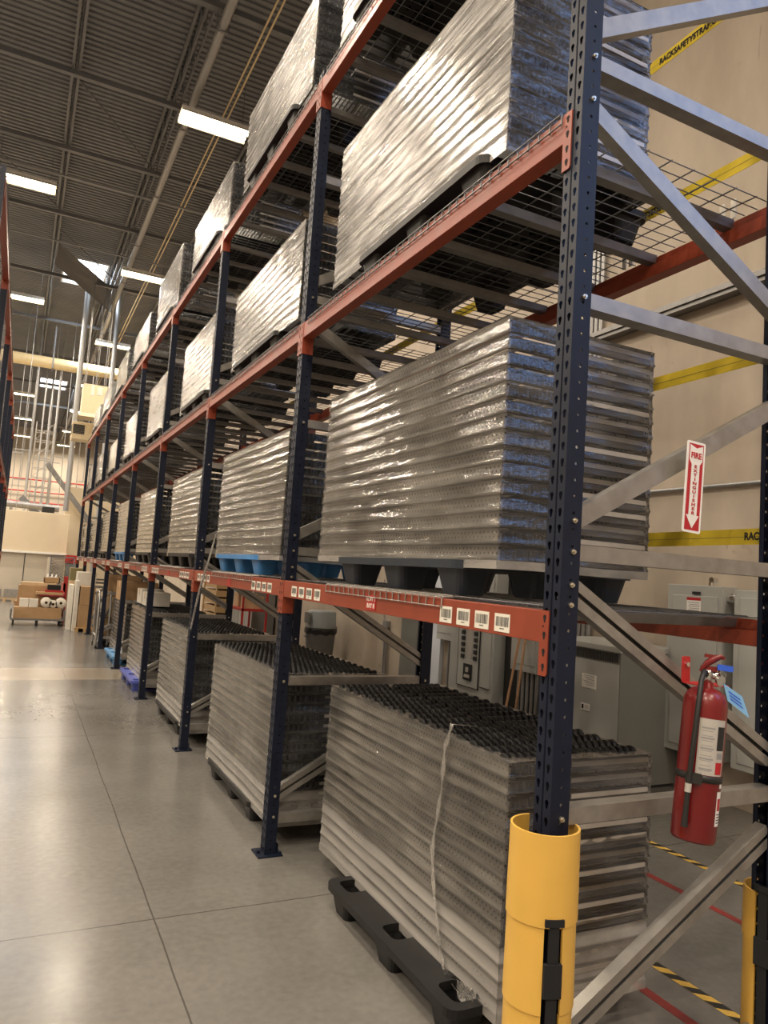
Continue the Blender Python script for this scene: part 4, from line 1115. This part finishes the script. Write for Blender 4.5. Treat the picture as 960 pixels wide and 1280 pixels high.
ol = carton(a.x-.12, a.x+.14, y0+1.4, y0+1.8, 1.06, 1.35, 'olive', 'olive green box behind the skid cartons'); 
carton(a.x-.12, a.x+.14, y0+1.4, y0+1.8, .001, 1.059, 'cardboard_pale', 'pale carton carrying the olive box')
k = MB(); k.box(a.x-.20, a.x-.15, y0+2.2, y0+3.0, 0.0, .95); k.box(a.x-.20, a.x-.11, y0+2.2, y0+2.26, 0, 1.12)
tag(k.obj('red_barrier', 'red_paint'), 'red upright barrier panel past the end of the skid', 'barrier')

# cart of boxes and paper rolls in the aisle
yc = 16.7
ct = empty('flat_cart', (0, yc, 0)); xa, xb = at(12, 780, y=yc).x, at(79, 780, y=yc).x
MB().box(xa, xb, 0, .85, .12, .16).obj('platform', 'galv_dull', ct, bev=.004)
for x in (xa+.06, (xa+xb)/2, xb-.06):
    for y in (.08, .77): MB().tube((x-.02, y, .06), (x+.02, y, .06), .06, 14).box(x-.012, x+.012, y-.02, y+.02, .06, .12).obj('caster', 'rubber', ct)
k = MB()
for x in (xa, xb): k.tube((x, .0, .16), (x, .0, .36), .018, 8); k.tube((x, .85, .16), (x, .85, .36), .018, 8); k.tube((x, .0, .36), (x, .85, .36), .018, 8)
k.obj('end_rail', 'steel_grey', ct)
tag(ct, 'low flat cart standing in the aisle loaded with boxes and rolls', 'cart')
zc = .161
carton(xa+.05, xb-.06, yc+.02, yc+.42, zc, zc+.25, 'cardboard', 'long brown box on the front of the flat cart')
zt = zc+.252
for i in range(2):
    x = xa+.15+i*.195
    carton(x, x+.185, yc+.06, yc+.30, zt, zt+.19, 'carton_white', 'small white carton on the long box, %s of the two' % ('left', 'right')[i], 'small white cartons')
for i, x in enumerate((xa+.72, xa+.865, xa+1.03)):
    pr_ = [(.032, 0), (.115 if i != 1 else .085, 0), (.115 if i != 1 else .085, .45), (.032, .45), (.032, 0)]
    rad = pr_[1][0]
    r = empty('paper_roll', (x-.02, yc+.05, zt+rad+.001))
    MB().lathe(pr_, lambda p_, q_, h: (p_, h, q_), 28).obj('paper', 'kraft_roll', r)
    MB().lathe([(.028, -.003), (.032, -.003), (.032, .453), (.028, .453), (.028, -.003)], lambda p_, q_, h: (p_, h, q_), 20).obj('core', 'cardboard', r)
    MB().tube((0, .06, 0), (0, .40, 0), .0275, 12).obj('core_plug', 'ink', r)
    tag(r, 'white paper roll lying on the long box, %s of three' % ('left', 'small middle', 'right')[i], 'paper roll', 'paper rolls on the cart')
carton(xa+.05, xa+.62, yc+.45, yc+.84, zc, zc+.36, 'cardboard', 'lower brown carton at the back of the flat cart', 'back cartons on the cart')
carton(xa+.10, xb-.12, yc+.45, yc+.84, zc+.362, zc+.72, 'cardboard', 'large brown carton stacked at the back of the flat cart', 'back cartons on the cart')
carton(xa+.63, xb-.12, yc+.45, yc+.84, zc, zc+.36, 'cardboard_pale', 'pale carton at the back right of the flat cart', 'back cartons on the cart')
carton(xa+.14, xb-.20, yc+.50, yc+.82, zc+.722, zc+.80, 'cardboard_pale', 'flat pale carton lying on the large brown carton', tape=False)
o = MB().box(xa+.47, xb-.06, yc+.20, yc+.44, zc+.57, zc+.60).obj('plank', 'pine'); 
tag(MB().box(xa+.47, xb-.06, yc+.22, yc+.44, zc+.545, zc+.568).obj('foam_board', 'cardboard_pale'), 'pale foam board under the plank on the cart', 'board')
tag(o, 'light wooden plank laid across the paper rolls on the cart', 'plank')
tag(MB().tube((xa+.55, yc+.38, zt+.235+.06), (xb-.02, yc+.38, zt+.235+.06), .058, 14).obj('wrapped_roll', 'pink_wrap'), 'red plastic wrapped roll lying above the paper rolls', 'roll')
k = MB().box(xa+.66, xa+1.05, yc+.22, yc+.42, zc+.602, zc+.65, 0); tag(k.obj('red_tray', 'red_paint'), 'shallow red tray on the plank of the cart', 'tray')
k = MB().rbox(xa+.70, xa+.98, yc+.23, yc+.40, zc+.651, zc+.77, .02, 'y'); tag(k.obj('black_case', 'black_plastic'), 'black case sitting in the red tray on the cart', 'case')
bk = empty('open_basket', (xa+.62, yc+.52, zc+.802)); 
k = MB()
for (x0, x1, y0_, y1_) in ((0, .34, 0, .02), (0, .34, .24, .26), (0, .02, 0, .26), (.32, .34, 0, .26)): k.box(x0, x1, y0_, y1_, 0, .13)
k.box(0, .34, 0, .26, 0, .01); k.obj('tray', 'cardboard', bk)
tag(bk, 'open cardboard tray on top of the cart load', 'box')
for j in range(3):
    k = MB().lathe([(0, 0), (.038, 0), (.038, .13), (.016, .16), (.016, .19), (0, .19)], n=14)
    o = k.obj('white_bottle', 'white_plate', loc=(xa+.70+j*.09, yc+.65, zc+.813)); tag(o, 'white bottle in the open tray on the cart, %s from the left' % ORD[j], 'bottle', 'white bottles on the cart')

# ------------------------------------------------------------------ office block, fence and clutter at the far end
of = empty('office_block', (0, 26.0, 0)); xo = at(85, 660, y=26).x
MB().box(-9, xo, .10, 4.5, 0, 1.62).obj('panel_wall', 'office_panel', of)
MB().box(-9.05, xo+.03, 0, 4.55, 1.66, 3.02).obj('fascia', 'cream', of, bev=.01)
MB().box(-9.05, xo+.05, -.04, 4.6, 1.60, 1.67).obj('ledge_trim', 'fixture_white', of)
k = MB()
for x in (-1.25, -3.6, -6.0): k.box(x, x+.025, .085, .105, 0, 1.6)
k.obj('panel_seam', 'gap_dark', of)
tag(of, 'cream fronted modular office block at the end of the aisle', 'office')
for i, x in enumerate((-2.4, -1.75)):
    k = MB()
    for j in range(3): k.box(x+j*.25, x+j*.25+.07, 25.0, 25.7, 0, .09)
    for j in range(5): k.box(x-.02, x+.6, 25.0+j*.15, 25.1+j*.15, .09, .115)
    tag(k.obj('wooden_pallet', 'pine'), 'empty pine pallet in front of the office panels, %s one' % ('left', 'right')[i], 'pallet')
    k = MB().box(x, x+.58, 25.05, 25.65, .12, .40)
    for j in range(5): k.box(x+.03+j*.11, x+.10+j*.11, 25.045, 25.05, .18, .34)
    tag(k.obj('wire_bin', 'galv'), 'grey slotted metal bin on the %s pine pallet' % ('left', 'right')[i], 'bin')
fc = empty('mesh_fence', (xo-.55, 24.4, 0))
MB().box(0, .05, 0, 1.5, 0, 1.5).obj('side_panel', 'office_panel', fc)
k = MB()
for j in range(14):
    k.tube((.06, 0, .10*j), (.75, 0, .10*j+.65 if .1*j+.65 < 1.5 else 1.5), .006, 4); k.tube((.06, 0, .10*j+.15), (.75, 0, max(.02, .10*j-.5)), .006, 4)
k.obj('wire_mesh', 'mesh_dark', fc)
k = MB(); k.box(.04, .08, -.02, .02, 0, 1.55); k.box(.74, .78, -.02, .02, 0, 1.55); k.box(.04, .78, -.02, .02, 1.52, 1.56); k.obj('frame', 'steel_grey', fc)
tag(fc, 'dark wire mesh fence panel beside the office block', 'fence')
k = MB().box(xo+.02, xo+.35, 25.2, 25.9, 0, 1.35); k.box(xo, xo+.37, 25.18, 25.92, 1.35, 1.62, 1)
o = k.obj('red_cabinet', ['cab_dark', 'red_paint']); tag(o, 'dark cabinet with a red top past the mesh fence', 'cabinet')
k = MB().box(.1, 3.6, 31.0, 31.4, 0, 4.4); tag(k.obj('partition_block', 'cream'), 'cream partition seen beyond the far end of the rack', 'partition')

# overhead equipment at the far end
def heater(u0, u1, v0, v1, y, louvre, label):
    a = at(u0, v0, y=y); b_ = at(u1, v1, y=y); wd, ht = b_.x-a.x, a.z-b_.z
    r = empty('unit_heater', (a.x, y, b_.z))
    MB().box(0, wd, 0, .7, .12, ht).obj('casing', 'unit_beige', r, bev=.01)
    k_ = MB(); q_ = .0 if louvre else 1.
    k_.loft([[(0, 0, .12), (wd, 0, .12), (wd, .7, .12), (0, .7, .12)], [(-.10*q_+.02, -.08*q_+.02, 0), (wd+.04*q_-.02, -.08*q_+.02, 0), (wd+.04*q_-.02, .7, 0), (-.10*q_+.02, .7, 0)]]); k_.obj('hood', 'unit_beige', r)
    k_ = MB()
    if louvre:
        for j in range(7): k_.box(.03, wd*.55, -.012, .02, .16+j*(ht-.24)/7, .16+j*(ht-.24)/7+.035); k_.box(-.012, .02, .05, .62, .16+j*(ht-.24)/7, .16+j*(ht-.24)/7+.035)
        k_.obj('louvre', 'gap_dark', r)
    else:
        k_.box(wd*.32, wd*.46, -.01, 0, ht-.34, ht-.02).box(wd*.58, wd*.80, -.01, 0, ht-.30, ht-.05); k_.obj('access_plate', 'carton_white', r)
    for x in (.06, wd-.06):
        for yy_ in (.06, .64): MB().tube((x, yy_, ht), (x, yy_, ZC-b_.z-.2), .010, 5).obj('hanger_rod', 'pipe_grey', r)
    tag(r, label, 'heater')
heater(105, 131, 479, 524, 22.0, False, 'beige box heater hanging on rods, upper one')
heater(91, 117, 526, 551, 22.95, True, 'beige louvred heater hanging on rods, lower one')
DZ = at(76, 456, y=28).z
k = MB().tube((-9, 28, DZ), (WX-.05, 28, DZ), .21, 24)
o = k.obj('round_duct', 'duct_cream'); tag(o, 'cream round air duct crossing the ceiling at the far end', 'duct')
for x in (-7, -4, -1, 2):
    k = MB(); k.box(x, x+.05, 27.77, 28.23, DZ-.23, DZ-.215); k.box(x, x+.05, 27.77, 27.78, DZ-.23, ZC-.8); k.box(x, x+.05, 28.22, 28.23, DZ-.23, ZC-.8)
    k.obj('duct_strap', 'galv_dull', o)
for i, (u, v, y, rad) in enumerate(((143, 440, 25.0, .085), (90, 560, 24.0, .085), (38, 560, 30., .055), (100, 470, 32, .04), (73, 500, 33, .04), (52, 540, 34, .035), (62, 520, 36, .04))):
    c = at(u, v, y=y); top = ZC-.1
    z0_ = 0 if i not in (1, 2, 4, 5) else 3.03
    o = MB().tube((c.x, y, z0_ if y < 30.6 else .0), (c.x, y, top), rad, 12).obj('steel_column', 'silver_col')
    tag(o, ['silver round column rising beside the upper heater', 'silver round column under the lower heater', 'silver column above the office block at its left', 'far thin silver column behind the hanging rods', 'thin far column near the small skylight', 'thinnest far column above the office', 'far column left of the wire tower'][i], 'column', 'silver columns')
# lattice tower and hanging rods
lt = empty('wire_tower', (at(52, 580, y=33).x, 33, 0)); k = MB()
for x in (-.35, .35):
    for y in (-.3, .3): k.box(x-.02, x+.02, y-.02, y+.02, 0, 7.2)
for j in range(18): k.box(-.35, .35, -.3, -.28, j*.4, j*.4+.03); k.box(-.35, .35, .28, .3, j*.4, j*.4+.03)
for j in range(9): k.tube((-.35, -.3, j*.8), (.35, -.3, j*.8+.8), .012, 5)
k.obj('lattice', 'galv', lt); tag(lt, 'galvanised lattice tower behind the office block', 'tower')
for i, (u, y) in enumerate(((20, 28), (28, 27), (60, 29), (68, 30), (80, 28), (88, 31), (108, 29), (112, 33), (30, 31), (100, 34))):
    c = at(u, 560, y=y)
    o = MB().tube((c.x, y, 3.03 if (y < 30.6 and c.x < xo) else 4.5), (c.x, y, ZC-.3), .014, 6).obj('hanging_rod', 'pipe_grey')
    o2 = MB().box(c.x-.25, c.x+.25, y-.02, y+.02, 4.5-.03 if not (y < 30.6 and c.x < xo) else 5.2, 4.5 if not (y < 30.6 and c.x < xo) else 5.23).obj('cross_bar', 'pipe_grey', o)
    tag(o, 'thin vertical hanger rod over the far office, %s from the left wall side' % ORD[i], 'rod', 'far hanger rods')
def strut(u0, v0, u1, v1, y, w_, m, name, label, cat):
    a = at(u0, v0, y=y); b_ = at(u1, v1, y=y); d = (b_-a).normalized(); nn = Vector((-d.z, 0, d.x))*w_/2
    k_ = MB(); q_ = [a+nn, b_+nn, b_-nn, a-nn]; k_.add(q_+[v_+Vector((0, .25, 0)) for v_ in q_], [(0, 1, 2, 3), (7, 6, 5, 4), (0, 4, 5, 1), (1, 5, 6, 2), (2, 6, 7, 3), (3, 7, 4, 0)])
    tag(k_.obj(name, m), label, cat)
strut(59, 579, 155, 711.5, 30.4, .18, 'galv_dull', 'sloping_beam', 'grey sloping steel beam behind the silver column', 'beam')
strut(26, 621, 47, 643, 27.5, .22, 'steel_grey', 'conveyor_chute', 'dark sloping chute on top of the office block', 'chute')
a = at(53, 635, y=27); 
tag(MB().box(a.x, a.x+.4, 27, 27.4, 3.031, 3.28).obj('equipment_box', 'black_plastic', bev=.01), 'small black box standing on the office roof', 'box')
a = at(8, 632, y=27.2); k = MB().tube((a.x-.5, 27.2, 3.3), (a.x+1.7, 27.2, 3.25), .12, 10); k.box(a.x+.1, a.x+.2, 27.15, 27.25, 3.03, 3.2)
tag(k.obj('roof_pipe', 'galv_dull'), 'grey pipe lying along the office roof', 'pipe')
for i, (z_, x0, x1) in enumerate(((7.0, -6, 3.8), (6.1, -6, 3.8), (5.3, -2.5, 1.5))):
    k = MB().tube((x0, 59.2, z_), (x1, 59.2, z_), .05, 8)
    for x in (x0+1, (x0+x1)/2, x1-1): k.tube((x, 59.2, z_), (x, YF-.003, z_), .03, 6)
    tag(k.obj('red_pipe', 'red_paint'), 'red sprinkler pipe on the far end wall, %s' % ('highest', 'middle', 'lowest')[i], 'pipe', 'red pipes on the far wall')

# ------------------------------------------------------------------ rack on the other side of the aisle
LX = -1.855
for i in range(2, NB+1):
    f = frame(9); f.location = (LX, i*B+PW, 0); f.rotation_euler.z = PI
    tag(f, 'dark blue upright of the opposite rack, %s from its near end' % ORD[i-2], 'rack upright', 'opposite rack uprights')
BODY2 = BODY
for i in range(2, NB):
    for lv in (1, 2, 3):
        r = empty('shelf_beam', (LX, i*B+PW+B, Z[lv])); r.rotation_euler.z = PI
        link('beam_body', BODY, r); link('connector', CN, r, (0, PW, 0)); link('connector', CFr, r, (0, B, 0))
        tag(r, 'red beam of the opposite rack, %s, %s bay from its near end' % (LEV[lv], ORD[i-2]), 'shelf beam', 'opposite rack beams')
        if lv > 1:
            for h in (0, 1):
                r = empty('wire_deck', (LX, i*B+PW+B-(.012+h*(DL+.012))-PW, Z[lv])); r.rotation_euler.z = PI
                link('wire_mesh', WIRES, r)
                tag(r, 'wire deck of the opposite rack, %s half of %s, %s bay' % (('far', 'near')[h], LEV[lv], ORD[i-2]), 'wire deck', 'opposite rack decks')
a = at(2, 656, y=20.1)
tag(MB().box(LX, LX+.004, 20.0, 20.16, a.z-.12, a.z+.12).obj('rack_sign', 'white_plate'), 'small white sign on the last post of the opposite rack', 'sign')

# ------------------------------------------------------------------ light
def area(name, loc, rot, sx, sy, power, col, spread=PI):
    l = bpy.data.lights.new(name, 'AREA'); l.shape = 'RECTANGLE'; l.size = sx; l.size_y = sy; l.energy = power; l.color = col; l.spread = spread
    o = bpy.data.objects.new(name, l); COL.objects.link(o); o.location = loc; o.rotation_euler = rot; return o
for x, y, z in LAMPS:
    area('lamp_light', (x, y, z), (0, 0, 0), 1.15, .32, 385, (1.0, .86, .70), math.radians(172))
for (a, b_, c, d) in SKY: area('skylight_light', ((a+b_)/2, (c+d)/2, ZC-.03), (0, 0, 0), b_-a, d-c, 160, (.80, .90, 1.0))
area('daylight', (WX+.12, (OY0+OY1)/2, (OZ0+OZ)/2), (0, PI/2, 0), OZ-OZ0-.1, OY1-OY0-.1, 190, (.26, .47, 1.0))
wd = bpy.data.worlds.new('sky'); SC.world = wd; wd.use_nodes = True
wd.node_tree.nodes['Background'].inputs[0].default_value = (.45, .65, 1.0, 1); wd.node_tree.nodes['Background'].inputs[1].default_value = 1.0

SC.view_settings.view_transform = 'Standard'; SC.view_settings.look = 'None'; SC.view_settings.gamma = 1
SC.view_settings.use_curve_mapping = False; SC.view_settings.exposure = -0.42
SC.cycles.transparent_max_bounces = 24; SC.cycles.max_bounces = 8; SC.cycles.use_denoising = True
print('TRAYS', TALLY[0], 'OBJS', len(SC.objects))
